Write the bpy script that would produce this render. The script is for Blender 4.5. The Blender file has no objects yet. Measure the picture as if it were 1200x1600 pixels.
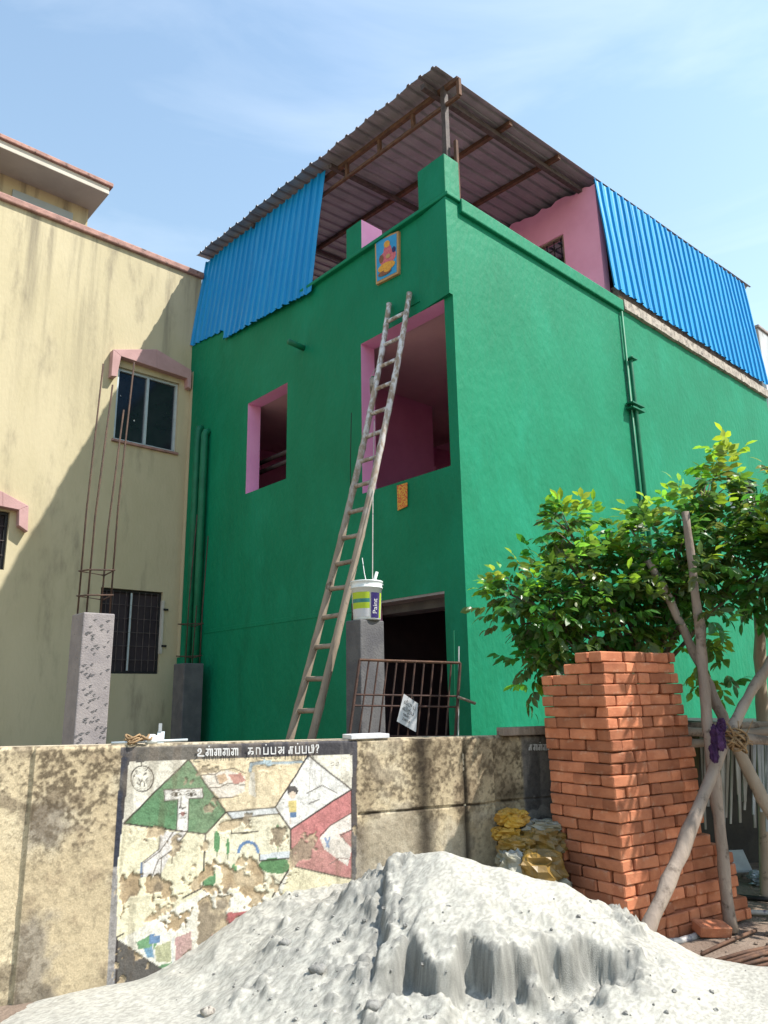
import bpy, math, random
import numpy as np
from mathutils import Vector, Matrix
random.seed(7); rng = np.random.default_rng(11)
SC = bpy.context.scene; COL = SC.collection
# ---------------------------------------------------------------- camera, sky, sun, exposure
F = 1169.4; PITCH = .2429474; ROLL = -.0174346; EYE = 1.65
cp, sp = math.cos(PITCH), math.sin(PITCH)
FWD = np.array([0, cp, sp]); UP0 = np.array([0, -sp, cp]); RT0 = np.array([1., 0, 0])
cr, sr = math.cos(ROLL), math.sin(ROLL)
RT = cr*RT0 + sr*UP0; UP = cr*UP0 - sr*RT0
cam = bpy.data.cameras.new('camera'); cam.sensor_fit = 'VERTICAL'; cam.sensor_height = 36; cam.lens = F/1600*36
cam.clip_start = .05; cam.clip_end = 2000
co = bpy.data.objects.new('camera', cam); COL.objects.link(co); SC.camera = co
co.matrix_world = Matrix(((RT[0], UP[0], -FWD[0], 0), (RT[1], UP[1], -FWD[1], 0), (RT[2], UP[2], -FWD[2], EYE), (0, 0, 0, 1)))
SUN_AZ = math.radians(-12); SUN_EL = math.radians(52.8)     # azimuth counted from +X
W = bpy.data.worlds.new('World'); SC.world = W; W.use_nodes = True
nt = W.node_tree; nt.nodes.clear()
def N(t, k, **kw):
    n = t.nodes.new(k)
    for a, b in kw.items(): setattr(n, a, b)
    return n
sky = N(nt, 'ShaderNodeTexSky', sky_type='NISHITA', sun_disc=False)
sky.sun_elevation = SUN_EL; sky.sun_rotation = math.radians(90) - SUN_AZ
sky.altitude = 0; sky.air_density = 2.0; sky.dust_density = .55; sky.ozone_density = 1.1
bg = N(nt, 'ShaderNodeBackground'); bg.inputs[1].default_value = .14
out = N(nt, 'ShaderNodeOutputWorld')
tc = N(nt, 'ShaderNodeTexCoord'); mp = N(nt, 'ShaderNodeMapping'); mp.inputs['Scale'].default_value = (1.2, 1.6, 5.5); mp.inputs['Rotation'].default_value = (.15, .35, .3)
no = N(nt, 'ShaderNodeTexNoise'); no.inputs['Scale'].default_value = 1.7; no.inputs['Detail'].default_value = 7; no.inputs['Roughness'].default_value = .55; no.inputs['Distortion'].default_value = .6
rmp = N(nt, 'ShaderNodeValToRGB'); rmp.color_ramp.elements[0].position = .5; rmp.color_ramp.elements[0].color = (0, 0, 0, 1); rmp.color_ramp.elements[1].position = .85; rmp.color_ramp.elements[1].color = (.28, .28, .28, 1)
mx = N(nt, 'ShaderNodeMix', data_type='RGBA'); mx.inputs['B'].default_value = (6.2, 6.6, 7.0, 1)
L = nt.links.new
L(tc.outputs['Generated'], mp.inputs[0]); L(mp.outputs[0], no.inputs['Vector']); L(no.outputs['Fac'], rmp.inputs[0]); L(rmp.outputs[0], mx.inputs['Factor'])
L(sky.outputs[0], mx.inputs['A']); L(mx.outputs['Result'], bg.inputs[0]); L(bg.outputs[0], out.inputs[0])
sl = bpy.data.lights.new('sun', 'SUN'); sl.energy = 5.0; sl.angle = math.radians(.53); sl.color = (1, .95, .86)
so = bpy.data.objects.new('sun', sl); COL.objects.link(so)
SDIR = Vector((math.cos(SUN_EL)*math.cos(SUN_AZ), math.cos(SUN_EL)*math.sin(SUN_AZ), math.sin(SUN_EL)))
so.rotation_euler = SDIR.to_track_quat('Z', 'Y').to_euler(); so.location = (20, 0, 30)
SC.view_settings.view_transform = 'Standard'; SC.view_settings.look = 'None'; SC.view_settings.gamma = 1
SC.view_settings.exposure = .74; SC.view_settings.use_curve_mapping = False
SC.cycles.max_bounces = 8; SC.cycles.diffuse_bounces = 4; SC.cycles.transparent_max_bounces = 8

# ---------------------------------------------------------------- measuring: sight lines from the surveyed photograph to real planes
O = np.array([0, 0, EYE]); Zv = np.array([0, 0, 1.])
def ray(x, y): return FWD + RT*(x-600)/F + UP*(800-y)/F
def on_plane(x, y, p0, n): d = ray(x, y); return O + d*(np.dot(n, np.asarray(p0)-O)/np.dot(n, d))
def at_depth(x, y, Y): d = ray(x, y); return O + d*Y/d[1]
def to_photo(P):
    v = np.asarray(P)-O; w = v@FWD; return 600+F*(v@RT)/w, 800-F*(v@UP)/w
YAW = .742
dR = np.array([math.cos(YAW), math.sin(YAW), 0]); dL = np.array([-math.sin(YAW), math.cos(YAW), 0])
Cn = at_depth(731, 1000, 7.3); Cn[2] = 0                      # near corner of the green house
def H(r, l, z): return Cn + dR*r + dL*l + Zv*z                # house frame
def on_L(x, y, r=0.): q = on_plane(x, y, Cn+dR*r, dR); return (q-Cn)@dL, q[2]
def on_R(x, y, l=0.): q = on_plane(x, y, Cn+dL*l, dL); return (q-Cn)@dR, q[2]
W0 = np.array([-2.04, 4.6, 0]); wd = np.array([1, .445, 0]); wd /= np.linalg.norm(wd); wn = np.array([wd[1], -wd[0], 0])
def WP(s, z, d=0.): return W0 + wd*s + Zv*z + wn*d            # boundary wall frame, d towards the street
GZ = .05

# ---------------------------------------------------------------- numpy noise
def vnoise(x, y, seed=0):
    r = np.random.default_rng(seed); T = r.random((256, 256))
    xi = np.floor(x).astype(int); yi = np.floor(y).astype(int); fx = x-xi; fy = y-yi
    fx = fx*fx*(3-2*fx); fy = fy*fy*(3-2*fy); a = xi & 255; b = yi & 255; a1 = (xi+1) & 255; b1 = (yi+1) & 255
    return (T[a, b]*(1-fx)+T[a1, b]*fx)*(1-fy)+(T[a, b1]*(1-fx)+T[a1, b1]*fx)*fy
def fbm(x, y, seed=0, o=5, g=.5):
    t = 0; a = 1; s = 0
    for k in range(o): t = t+a*vnoise(x*2**k+17.3*k, y*2**k+9.1*k, seed+k); s += a; a *= g
    return t/s
def ss(x, a, b): t = np.clip((x-a)/(b-a), 0, 1); return t*t*(3-2*t)
def lin(c): c = np.asarray(c, float)/255.; return np.where(c <= .04045, c/12.92, ((c+.055)/1.055)**2.4)

# ---------------------------------------------------------------- materials
def pmat(name, c1, c2, scale=4., stretch=(1, 1, 1), rough=.85, bump=.2, bscale=60., detail=6., lo=.35, hi=.65, c3=None, s3=20., lo3=.6, hi3=.7, rnd=0., metal=0., coord='Position', spec=.3, stretch3=(1, 1, 1), bdist=.01, c4=None, z4=(0, 1), s4=3., stretch4=(3, 3, .16), lo4=.42, hi4=.7):
    m = bpy.data.materials.new(name); m.use_nodes = True; t = m.node_tree; b = t.nodes['Principled BSDF']; l = t.links.new
    if coord == 'Position': src = N(t, 'ShaderNodeNewGeometry').outputs['Position']
    else: src = N(t, 'ShaderNodeTexCoord').outputs[coord]
    mpn = N(t, 'ShaderNodeMapping'); mpn.inputs['Scale'].default_value = stretch; l(src, mpn.inputs[0])
    n = N(t, 'ShaderNodeTexNoise'); n.inputs['Scale'].default_value = scale; n.inputs['Detail'].default_value = detail; n.inputs['Roughness'].default_value = .6
    vec = mpn.outputs[0]
    if rnd or coord == 'Object':
        oi = N(t, 'ShaderNodeObjectInfo'); ad = N(t, 'ShaderNodeVectorMath', operation='ADD'); mu = N(t, 'ShaderNodeMath', operation='MULTIPLY'); mu.inputs[1].default_value = 37.
        l(oi.outputs['Random'], mu.inputs[0]); l(vec, ad.inputs[0]); l(mu.outputs[0], ad.inputs[1]); vec = ad.outputs[0]
    l(vec, n.inputs['Vector'])
    r = N(t, 'ShaderNodeMapRange', interpolation_type='SMOOTHSTEP'); r.inputs['From Min'].default_value = lo; r.inputs['From Max'].default_value = hi; l(n.outputs['Fac'], r.inputs['Value'])
    x = N(t, 'ShaderNodeMix', data_type='RGBA'); x.inputs['A'].default_value = (*c1, 1); x.inputs['B'].default_value = (*c2, 1); l(r.outputs['Result'], x.inputs['Factor'])
    colr = x.outputs['Result']
    if c3 is not None:
        m3 = N(t, 'ShaderNodeMapping'); m3.inputs['Scale'].default_value = stretch3; l(src, m3.inputs[0])
        n3 = N(t, 'ShaderNodeTexNoise'); n3.inputs['Scale'].default_value = s3; n3.inputs['Detail'].default_value = 7; n3.inputs['Roughness'].default_value = .65; l(m3.outputs[0], n3.inputs['Vector'])
        r3 = N(t, 'ShaderNodeMapRange', interpolation_type='SMOOTHSTEP'); r3.inputs['From Min'].default_value = lo3; r3.inputs['From Max'].default_value = hi3; l(n3.outputs['Fac'], r3.inputs['Value'])
        x3 = N(t, 'ShaderNodeMix', data_type='RGBA'); x3.inputs['B'].default_value = (*c3, 1); l(colr, x3.inputs['A']); l(r3.outputs['Result'], x3.inputs['Factor']); colr = x3.outputs['Result']
    if c4 is not None:
        m4 = N(t, 'ShaderNodeMapping'); m4.inputs['Scale'].default_value = stretch4; l(src, m4.inputs[0])
        n4_ = N(t, 'ShaderNodeTexNoise'); n4_.inputs['Scale'].default_value = s4; n4_.inputs['Detail'].default_value = 8; n4_.inputs['Roughness'].default_value = .65; l(m4.outputs[0], n4_.inputs['Vector'])
        r4 = N(t, 'ShaderNodeMapRange', interpolation_type='SMOOTHSTEP'); r4.inputs['From Min'].default_value = lo4; r4.inputs['From Max'].default_value = hi4; l(n4_.outputs['Fac'], r4.inputs['Value'])
        sx_ = N(t, 'ShaderNodeSeparateXYZ'); l(src, sx_.inputs[0]); zr = N(t, 'ShaderNodeMapRange'); zr.inputs['From Min'].default_value = z4[0]; zr.inputs['From Max'].default_value = z4[1]; l(sx_.outputs['Z'], zr.inputs['Value'])
        pm = N(t, 'ShaderNodeMath', operation='MULTIPLY'); l(r4.outputs['Result'], pm.inputs[0]); l(zr.outputs['Result'], pm.inputs[1])
        x4 = N(t, 'ShaderNodeMix', data_type='RGBA'); x4.inputs['B'].default_value = (*c4, 1); l(colr, x4.inputs['A']); l(pm.outputs[0], x4.inputs['Factor']); colr = x4.outputs['Result']
    if rnd:
        hs = N(t, 'ShaderNodeHueSaturation'); mr = N(t, 'ShaderNodeMapRange'); mr.inputs['To Min'].default_value = 1-rnd; mr.inputs['To Max'].default_value = 1+rnd
        l(oi.outputs['Random'], mr.inputs['Value']); l(mr.outputs['Result'], hs.inputs['Value']); l(colr, hs.inputs['Color']); colr = hs.outputs['Color']
    l(colr, b.inputs['Base Color']); b.inputs['Roughness'].default_value = rough; b.inputs['Metallic'].default_value = metal; b.inputs['Specular IOR Level'].default_value = spec
    if bump:
        nb = N(t, 'ShaderNodeTexNoise'); nb.inputs['Scale'].default_value = bscale; nb.inputs['Detail'].default_value = 5; l(vec, nb.inputs['Vector'])
        bp = N(t, 'ShaderNodeBump'); bp.inputs['Strength'].default_value = bump; bp.inputs['Distance'].default_value = bdist; l(nb.outputs['Fac'], bp.inputs['Height']); l(bp.outputs[0], b.inputs['Normal'])
    return m
def attr_mat(name, rough=.9, bump=.4, bscale=90., bdist=.006):
    m = bpy.data.materials.new(name); m.use_nodes = True; t = m.node_tree; b = t.nodes['Principled BSDF']; l = t.links.new
    a = N(t, 'ShaderNodeAttribute', attribute_name='paint'); g = N(t, 'ShaderNodeNewGeometry')
    n = N(t, 'ShaderNodeTexNoise'); n.inputs['Scale'].default_value = 140; n.inputs['Detail'].default_value = 4; l(g.outputs['Position'], n.inputs['Vector'])
    r = N(t, 'ShaderNodeMapRange'); r.inputs['To Min'].default_value = .72; r.inputs['To Max'].default_value = 1.28; l(n.outputs['Fac'], r.inputs['Value'])
    h = N(t, 'ShaderNodeHueSaturation'); l(a.outputs['Color'], h.inputs['Color']); l(r.outputs['Result'], h.inputs['Value']); l(h.outputs[0], b.inputs['Base Color'])
    nb = N(t, 'ShaderNodeTexNoise'); nb.inputs['Scale'].default_value = bscale; nb.inputs['Detail'].default_value = 6; l(g.outputs['Position'], nb.inputs['Vector'])
    bp = N(t, 'ShaderNodeBump'); bp.inputs['Strength'].default_value = bump; bp.inputs['Distance'].default_value = bdist; l(nb.outputs['Fac'], bp.inputs['Height']); l(bp.outputs[0], b.inputs['Normal'])
    b.inputs['Roughness'].default_value = rough; b.inputs['Specular IOR Level'].default_value = .2
    return m
M = {}
M['green'] = pmat('green_paint', (.001, .16, .078), (.0015, .19, .096), 1.6, (1, 1, .6), .6, .5, 14, lo=.3, hi=.7, c3=(.006, .235, .135), s3=1.1, lo3=.48, hi3=.85, stretch3=(1.2, 1.2, .7), bdist=.02, spec=.18, c4=(.001, .13, .062), z4=(7.5, 1.), s4=1.2, stretch4=(1.4, 1.4, .5), lo4=.5, hi4=.75)
M['green2'] = pmat('green_pipe_paint', (.003, .115, .058), (.005, .15, .075), 6, rough=.5, bump=.1, spec=.3)
M['pink'] = pmat('pink_paint', (.78, .34, .60), (.82, .38, .64), 3, rough=.8, bump=.15, bscale=30)
M['pinkwall'] = pmat('rose_pink_paint', (.84, .42, .60), (.78, .37, .54), 2, rough=.8, bump=.2, bscale=20, c3=(.78, .4, .55), s3=6)
M['ceil'] = pmat('ceiling_paint', (.66, .46, .47), (.6, .41, .43), 2, rough=.9, bump=.1)
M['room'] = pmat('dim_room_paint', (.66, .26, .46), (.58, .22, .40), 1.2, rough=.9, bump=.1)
M['blue'] = pmat('blue_coated_steel', (.001, .225, .53), (.003, .26, .58), 1.5, (1, 1, .3), .42, .02, 40, spec=.3, c3=(.05, .29, .56), s3=5, lo3=.5, hi3=.85, stretch3=(1.5, 1.5, .25))
M['tin'] = pmat('galvanised_tin', (.235, .235, .255), (.295, .295, .315), 3, (1, 1, 1), .45, .05, 60, metal=.3, c3=(.19, .185, .195), s3=5, lo3=.55, hi3=.8)
M['tinend'] = pmat('grey_tin_edge', (.3, .31, .31), (.38, .38, .37), 3, rough=.5, bump=.05, metal=.3)
M['rust'] = pmat('rusty_steel', (.13, .068, .042), (.075, .042, .03), 12, rough=.85, bump=.4, bscale=90, c3=(.2, .115, .075), s3=25)
M['oldrust'] = pmat('dark_rusty_rod', (.085, .05, .036), (.05, .032, .026), 12, rough=.85, bump=.4, bscale=90)
M['darksteel'] = pmat('dark_steel', (.05, .04, .04), (.09, .07, .065), 14, rough=.7, bump=.3)
M['conc'] = pmat('concrete', (.30, .27, .265), (.24, .215, .21), 6, rough=.95, bump=.5, bscale=70, c3=(.14, .13, .13), s3=18, lo3=.6, hi3=.8)
M['conc2'] = pmat('dark_concrete', (.085, .083, .09), (.12, .117, .12), 5, rough=.95, bump=.5, bscale=60, c3=(.09, .09, .09), s3=14)
M['concedge'] = pmat('raw_concrete_edge', (.42, .38, .33), (.28, .25, .22), 9, rough=.95, bump=.9, bscale=40, c3=(.12, .11, .1), s3=12, lo3=.52, hi3=.66)
M['cream'] = pmat('cream_paint', (.44, .385, .25), (.485, .425, .285), 1.1, (1, 1, .5), .9, .35, 25, c3=(.21, .18, .13), s3=1.6, lo3=.5, hi3=.85, stretch3=(2.2, 2.2, .6), bdist=.012, c4=(.19, .165, .12), z4=(5.2, 8.9), s4=1.3, lo4=.46, hi4=.72)
M['soffit'] = pmat('white_soffit', (.52, .49, .43), (.45, .42, .37), 2, rough=.9, bump=.2)
M['coping'] = pmat('old_pink_coping', (.40, .235, .20), (.27, .16, .14), 6, rough=.95, bump=.5, bscale=50, c3=(.10, .075, .065), s3=7, lo3=.55, hi3=.72)
M['hood'] = pmat('dusty_pink_paint', (.46, .285, .28), (.40, .245, .24), 4, rough=.9, bump=.3, c3=(.34, .2, .18), s3=8, lo3=.62, hi3=.8)
M['alu'] = pmat('aluminium_frame', (.42, .48, .52), (.5, .55, .58), 10, rough=.4, bump=.05, metal=.3)
M['glass'] = pmat('dark_window_glass', (.012, .014, .022), (.02, .022, .03), 3, rough=.12, bump=0, spec=.6, c3=(.62, .62, .62), s3=9, lo3=.69, hi3=.70, stretch3=(1, 1, .6))
M['dark'] = pmat('black_grille_paint', (.012, .012, .014), (.02, .02, .022), 10, rough=.6, bump=.1)
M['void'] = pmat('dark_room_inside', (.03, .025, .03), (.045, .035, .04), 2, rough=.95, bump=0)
M['bamboo'] = pmat('weathered_bamboo', (.33, .265, .205), (.25, .195, .145), 7, (1, 1, .3), .8, .3, 60, c3=(.11, .08, .06), s3=10, lo3=.6, hi3=.72)
M['bamboopaint'] = pmat('paint_splashed_bamboo', (.31, .25, .195), (.22, .175, .135), 7, (1, 1, .3), .8, .3, 60, c3=(.10, .075, .055), s3=10, lo3=.6, hi3=.72, c4=(.60, .62, .66), z4=(3.1, 5.2), s4=17, stretch4=(1, 1, .55), lo4=.42, hi4=.60)
M['wood'] = pmat('grey_pole_wood', (.30, .24, .20), (.19, .15, .125), 6, (1, 1, .35), .9, .8, 45, c3=(.10, .075, .06), s3=9, lo3=.54, hi3=.68)
M['palewood'] = pmat('pale_pole_wood', (.31, .25, .205), (.22, .175, .145), 6, (1, 1, .4), rough=.85, bump=.4, c3=(.13, .10, .08), s3=8, lo3=.54, hi3=.68)
M['rope'] = pmat('coir_rope', (.33, .22, .12), (.2, .13, .07), 30, rough=.95, bump=.6, bscale=150)
M['brick'] = pmat('orange_brick', (.45, .17, .088), (.34, .118, .06), 7, rough=.92, bump=.5, bscale=90, coord='Object', rnd=.36, c3=(.47, .25, .16), s3=16, lo3=.55, hi3=.75, bdist=.006)
M['sand'] = attr_mat('pale_grey_sand', .97, .8, 260, .008)
M['clod'] = pmat('damp_sand_clod', (.25, .245, .23), (.19, .185, .175), 12, rough=.97, bump=.6, bscale=90)
M['earth'] = pmat('dry_earth', (.16, .115, .088), (.215, .165, .13), 2.5, rough=.97, bump=.8, bscale=45, c3=(.09, .065, .05), s3=9, lo3=.56, hi3=.7, bdist=.02)
M['white'] = pmat('white_plastic', (.70, .74, .74), (.62, .66, .66), 5, rough=.35, bump=.05, spec=.5)
M['lime'] = pmat('lime_print', (.40, .52, .03), (.34, .46, .03), 5, rough=.4, bump=0)
M['teal'] = pmat('teal_print', (.03, .16, .16), (.05, .22, .2), 30, rough=.4, bump=0)
M['navy'] = pmat('navy_print', (.02, .012, .09), (.03, .02, .11), 20, rough=.4, bump=0)
M['paper'] = pmat('grey_white_board', (.52, .52, .54), (.6, .6, .61), 6, rough=.8, bump=.1)
M['ink'] = pmat('black_ink', (.02, .02, .025), (.04, .04, .045), 10, rough=.8, bump=0)
M['chalk'] = pmat('white_letter_paint', (.62, .62, .62), (.5, .5, .5), 40, rough=.9, bump=0)
M['sackyel'] = pmat('yellow_sack', (.44, .26, .03), (.33, .18, .03), 6, rough=.6, bump=.35, bscale=25, c3=(.25, .13, .03), s3=9, lo3=.6, hi3=.7, spec=.5)
M['sackbr'] = pmat('ochre_plastic_sack', (.26, .15, .025), (.15, .095, .03), 5, rough=.4, bump=.4, bscale=22, c3=(.14, .10, .05), s3=7, lo3=.55, hi3=.7, spec=.5)
M['sackgr'] = pmat('grey_plastic_sack', (.26, .27, .26), (.19, .17, .11), 5, rough=.4, bump=.4, bscale=25, spec=.5)
M['leaf'] = None
M['purple'] = pmat('purple_cloth', (.05, .018, .068), (.025, .008, .036), 25, rough=.9, bump=.5, c3=(.3, .12, .26), s3=40, lo3=.66, hi3=.75)
M['poster'] = pmat('poster_blue', (.02, .25, .52), (.03, .3, .56), 8, rough=.4, bump=0)
M['tan'] = pmat('tan_frame', (.45, .28, .12), (.38, .23, .1), 8, rough=.6, bump=0)
M['rose'] = pmat('rose_print', (.60, .15, .16), (.45, .09, .12), 50, rough=.4, bump=0)
M['gold'] = pmat('golden_print', (.68, .36, .03), (.55, .24, .02), 40, rough=.4, bump=0)
M['redprint'] = pmat('red_gold_print', (.5, .06, .03), (.6, .36, .05), 55, rough=.4, bump=0, lo=.47, hi=.53)
M['brownprint'] = pmat('brown_print', (.16, .06, .03), (.25, .1, .04), 40, rough=.5, bump=0)
M['tarp'] = pmat('black_tarp', (.018, .018, .02), (.035, .033, .032), 5, rough=.6, bump=.4, bscale=20)
M['slatw'] = pmat('bleached_stick', (.27, .27, .26), (.17, .16, .135), 8, (1, 1, .3), .85, .3, 60, rnd=.3)
M['sloty'] = pmat('mossy_stick', (.12, .105, .045), (.07, .06, .03), 8, (1, 1, .3), .9, .3, 60, rnd=.3)
M['silver'] = pmat('silver_sheet', (.42, .46, .5), (.3, .33, .36), 6, rough=.35, bump=.3, bscale=25, metal=.4)
M['greybd'] = pmat('grey_board', (.34, .37, .39), (.27, .29, .31), 5, rough=.7, bump=.15)
M['hose'] = pmat('grey_hose', (.42, .40, .38), (.3, .28, .27), 10, rough=.5, bump=.1, c3=(.08, .06, .12), s3=8, lo3=.6, hi3=.66)
M['wire'] = pmat('black_wire', (.015, .015, .015), (.02, .02, .02), 5, rough=.6, bump=0)
M['greybuild'] = pmat('weathered_grey_plaster', (.46, .5, .53), (.32, .33, .34), 1.5, (1, 1, .4), .95, .3, 20, c3=(.16, .16, .16), s3=3, lo3=.58, hi3=.75, stretch3=(1, 1, .3))
M['shutter'] = pmat('pale_grey_sheet', (.30, .345, .36), (.35, .39, .40), 3, rough=.7, bump=.05)

# ---------------------------------------------------------------- object helpers
def wloc(o):
    v = Vector(o.location)
    while o.parent: o = o.parent; v += Vector(o.location)
    return v
def tag(o, label=None, cat=None, group=None, kind=None):
    for k, v in (('label', label), ('category', cat), ('group', group), ('kind', kind)):
        if v: o[k] = v
    return o
def empty(name, loc, label, cat, group=None):
    o = bpy.data.objects.new(name, None); COL.objects.link(o); o.location = Vector(loc); o.empty_display_size = .2
    return tag(o, label, cat, group)
class MB:
    def __init__(s): s.v = []; s.f = []; s.m = []
    def add(s, vs, fs, m=0):
        b = len(s.v); s.v += [tuple(map(float, v)) for v in vs]; s.f += [tuple(i+b for i in f) for f in fs]; s.m += [m]*len(fs); return s
    def hexa(s, p, m=0):      # eight corners: bottom 0-3, top 4-7
        return s.add(p, [(0, 3, 2, 1), (4, 5, 6, 7), (0, 1, 5, 4), (1, 2, 6, 5), (2, 3, 7, 6), (3, 0, 4, 7)], m)
    def box(s, fr, a, b, c, m=0):   # fr(x,y,z) frame function
        (a0, a1), (b0, b1), (c0, c1) = a, b, c
        return s.hexa([fr(a0, b0, c0), fr(a1, b0, c0), fr(a1, b1, c0), fr(a0, b1, c0), fr(a0, b0, c1), fr(a1, b0, c1), fr(a1, b1, c1), fr(a0, b1, c1)], m)
    def tube(s, pts, r, n=8, m=0, wob=0., nodes=0.):
        pts = [np.asarray(p, float) for p in pts]; k = len(pts); rs = [r]*k if np.isscalar(r) else list(r); vs = []
        t0 = pts[-1]-pts[0]; ref = np.array([0, 0, 1.]) if abs(t0[2]) < .8*np.linalg.norm(t0) else np.array([1., 0, 0])
        for i, p in enumerate(pts):
            t = pts[min(i+1, k-1)]-pts[max(i-1, 0)]; t = t/(np.linalg.norm(t)+1e-9)
            u = np.cross(t, ref); u /= np.linalg.norm(u)+1e-9; w = np.cross(t, u)
            for j in range(n):
                a = 2*math.pi*j/n; q = rs[i]*(1+wob*(random.random()-.5)); vs.append(p+(u*math.cos(a)+w*math.sin(a))*q)
        fs = [(i*n+j, i*n+(j+1) % n, (i+1)*n+(j+1) % n, (i+1)*n+j) for i in range(k-1) for j in range(n)]
        fs += [tuple(range(n-1, -1, -1)), tuple((k-1)*n+j for j in range(n))]
        return s.add(vs, fs, m)
    def prism(s, poly, ex, m=0):   # polygon (list of 3-D points), extruded by vector ex
        n = len(poly); a = [np.asarray(p) for p in poly]; b = [p+np.asarray(ex) for p in a]
        return s.add(a+b, [tuple(range(n-1, -1, -1)), tuple(range(n, 2*n))]+[(i, (i+1) % n, n+(i+1) % n, n+i) for i in range(n)], m)
    def build(s, name, mats, parent=None, origin=None, smooth=False, bevel=0., solid=0., seg=2):
        if not isinstance(mats, (list, tuple)): mats = [mats]
        org = wloc(parent) if parent else Vector(origin if origin is not None else np.array(s.v).mean(0)*[1, 1, 0]+[0, 0, min(v[2] for v in s.v)])
        me = bpy.data.meshes.new(name); me.from_pydata([(v[0]-org[0], v[1]-org[1], v[2]-org[2]) for v in s.v], [], s.f)
        for m in mats: me.materials.append(m)
        me.polygons.foreach_set('material_index', s.m)
        if smooth: me.polygons.foreach_set('use_smooth', [True]*len(s.f))
        me.update()
        o = bpy.data.objects.new(name, me); COL.objects.link(o)
        if parent: o.parent = parent
        else: o.location = org
        if solid: d = o.modifiers.new('thick', 'SOLIDIFY'); d.thickness = solid; d.offset = 0
        if bevel: d = o.modifiers.new('bevel', 'BEVEL'); d.width = bevel; d.segments = seg; d.limit_method = 'ANGLE'
        return o
def quick(name, mat, parent, fr, a, b, c, bevel=0.): return MB().box(fr, a, b, c).build(name, mat, parent, bevel=bevel)
def lerp(a, b, t): return np.asarray(a)*(1-t)+np.asarray(b)*t
def bowed(a, m, b, k=12):   # quadratic through three points
    a, m, b = map(np.asarray, (a, m, b)); c = 2*m-(a+b)/2
    return [(1-t)**2*a+2*t*(1-t)*c+t*t*b for t in np.linspace(0, 1, k)]
def wall_holes(fr, u0, u1, z0, z1, t, holes, mats, name, parent):
    # fr(u, depth, z): depth 0 is the outer face, t the inner one. slots: 0 outside, 1 inside, 2 reveals
    us = sorted({u0, u1, *[h[0] for h in holes], *[h[1] for h in holes]}); zs = sorted({z0, z1, *[h[2] for h in holes], *[h[3] for h in holes]})
    mb = MB(); inh = lambda u, z: any(h[0] < u < h[1] and h[2] < z < h[3] for h in holes)
    for i in range(len(us)-1):
        for j in range(len(zs)-1):
            a, b, c, d = us[i], us[i+1], zs[j], zs[j+1]
            if inh((a+b)/2, (c+d)/2): continue
            mb.add([fr(a, 0, c), fr(b, 0, c), fr(b, 0, d), fr(a, 0, d)], [(0, 1, 2, 3)], 0)
            mb.add([fr(a, t, c), fr(b, t, c), fr(b, t, d), fr(a, t, d)], [(3, 2, 1, 0)], 1)
    for (a, b, c, d) in holes:
        for p, q in (((a, c), (a, d)), ((b, d), (b, c)), ((a, d), (b, d)), ((b, c), (a, c))):
            mb.add([fr(p[0], 0, p[1]), fr(q[0], 0, q[1]), fr(q[0], t, q[1]), fr(p[0], t, p[1])], [(0, 1, 2, 3)], 2)
    for p, q in (((u0, z0), (u0, z1)), ((u1, z1), (u1, z0)), ((u0, z1), (u1, z1)), ((u1, z0), (u0, z0))):
        mb.add([fr(p[0], 0, p[1]), fr(q[0], 0, q[1]), fr(q[0], t, q[1]), fr(p[0], t, p[1])], [(0, 1, 2, 3)], 0)
    return mb.build(name, mats, parent)
def corrugated(fr, u0, u1, v0f, v1f, pitch, h, step=.2, nv=2, phase=0.):
    # trapezoid ribs across u; v runs along the ribs; fr(u, out, v)
    prof = []; k0 = math.floor((u0-phase)/pitch)-1; k1 = math.ceil((u1-phase)/pitch)+1
    for k in range(k0, k1+1):
        b = phase+k*pitch
        prof += [(b, 0), (b+.38*pitch, 0), (b+.48*pitch, .18*h), (b+.55*pitch, 0), (b+.66*pitch, 0), (b+.74*pitch, h), (b+.90*pitch, h), (b+.98*pitch, 0)]
    pr = [(u0, np.interp(u0, [p[0] for p in prof], [p[1] for p in prof]))]+[p for p in prof if u0 < p[0] < u1]+[(u1, np.interp(u1, [p[0] for p in prof], [p[1] for p in prof]))]
    vs = []; n = len(pr)
    for j in range(nv):
        for u, hh in pr:
            v = v0f(u)+(v1f(u)-v0f(u))*j/(nv-1); vs.append(fr(u, hh+.006*math.sin(u*2.3+v*1.7)+.004*math.sin(v*4.1+u*5.3), v))
    return MB().add(vs, [(j*n+i, j*n+i+1, (j+1)*n+i+1, (j+1)*n+i) for j in range(nv-1) for i in range(n-1)])
def text_mesh(body, size, place, mat, name, parent):
    c = bpy.data.curves.new('lettering', 'FONT'); c.body = body; c.size = size; c.resolution_u = 3
    o = bpy.data.objects.new('lettering', c); COL.objects.link(o); bpy.context.view_layer.update()
    me = o.to_mesh(); mb = MB(); mb.add([place(v.co.x, v.co.y) for v in me.vertices], [tuple(p.vertices) for p in me.polygons])
    o.to_mesh_clear(); bpy.data.objects.remove(o)
    return mb.build(name, mat, parent)

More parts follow.
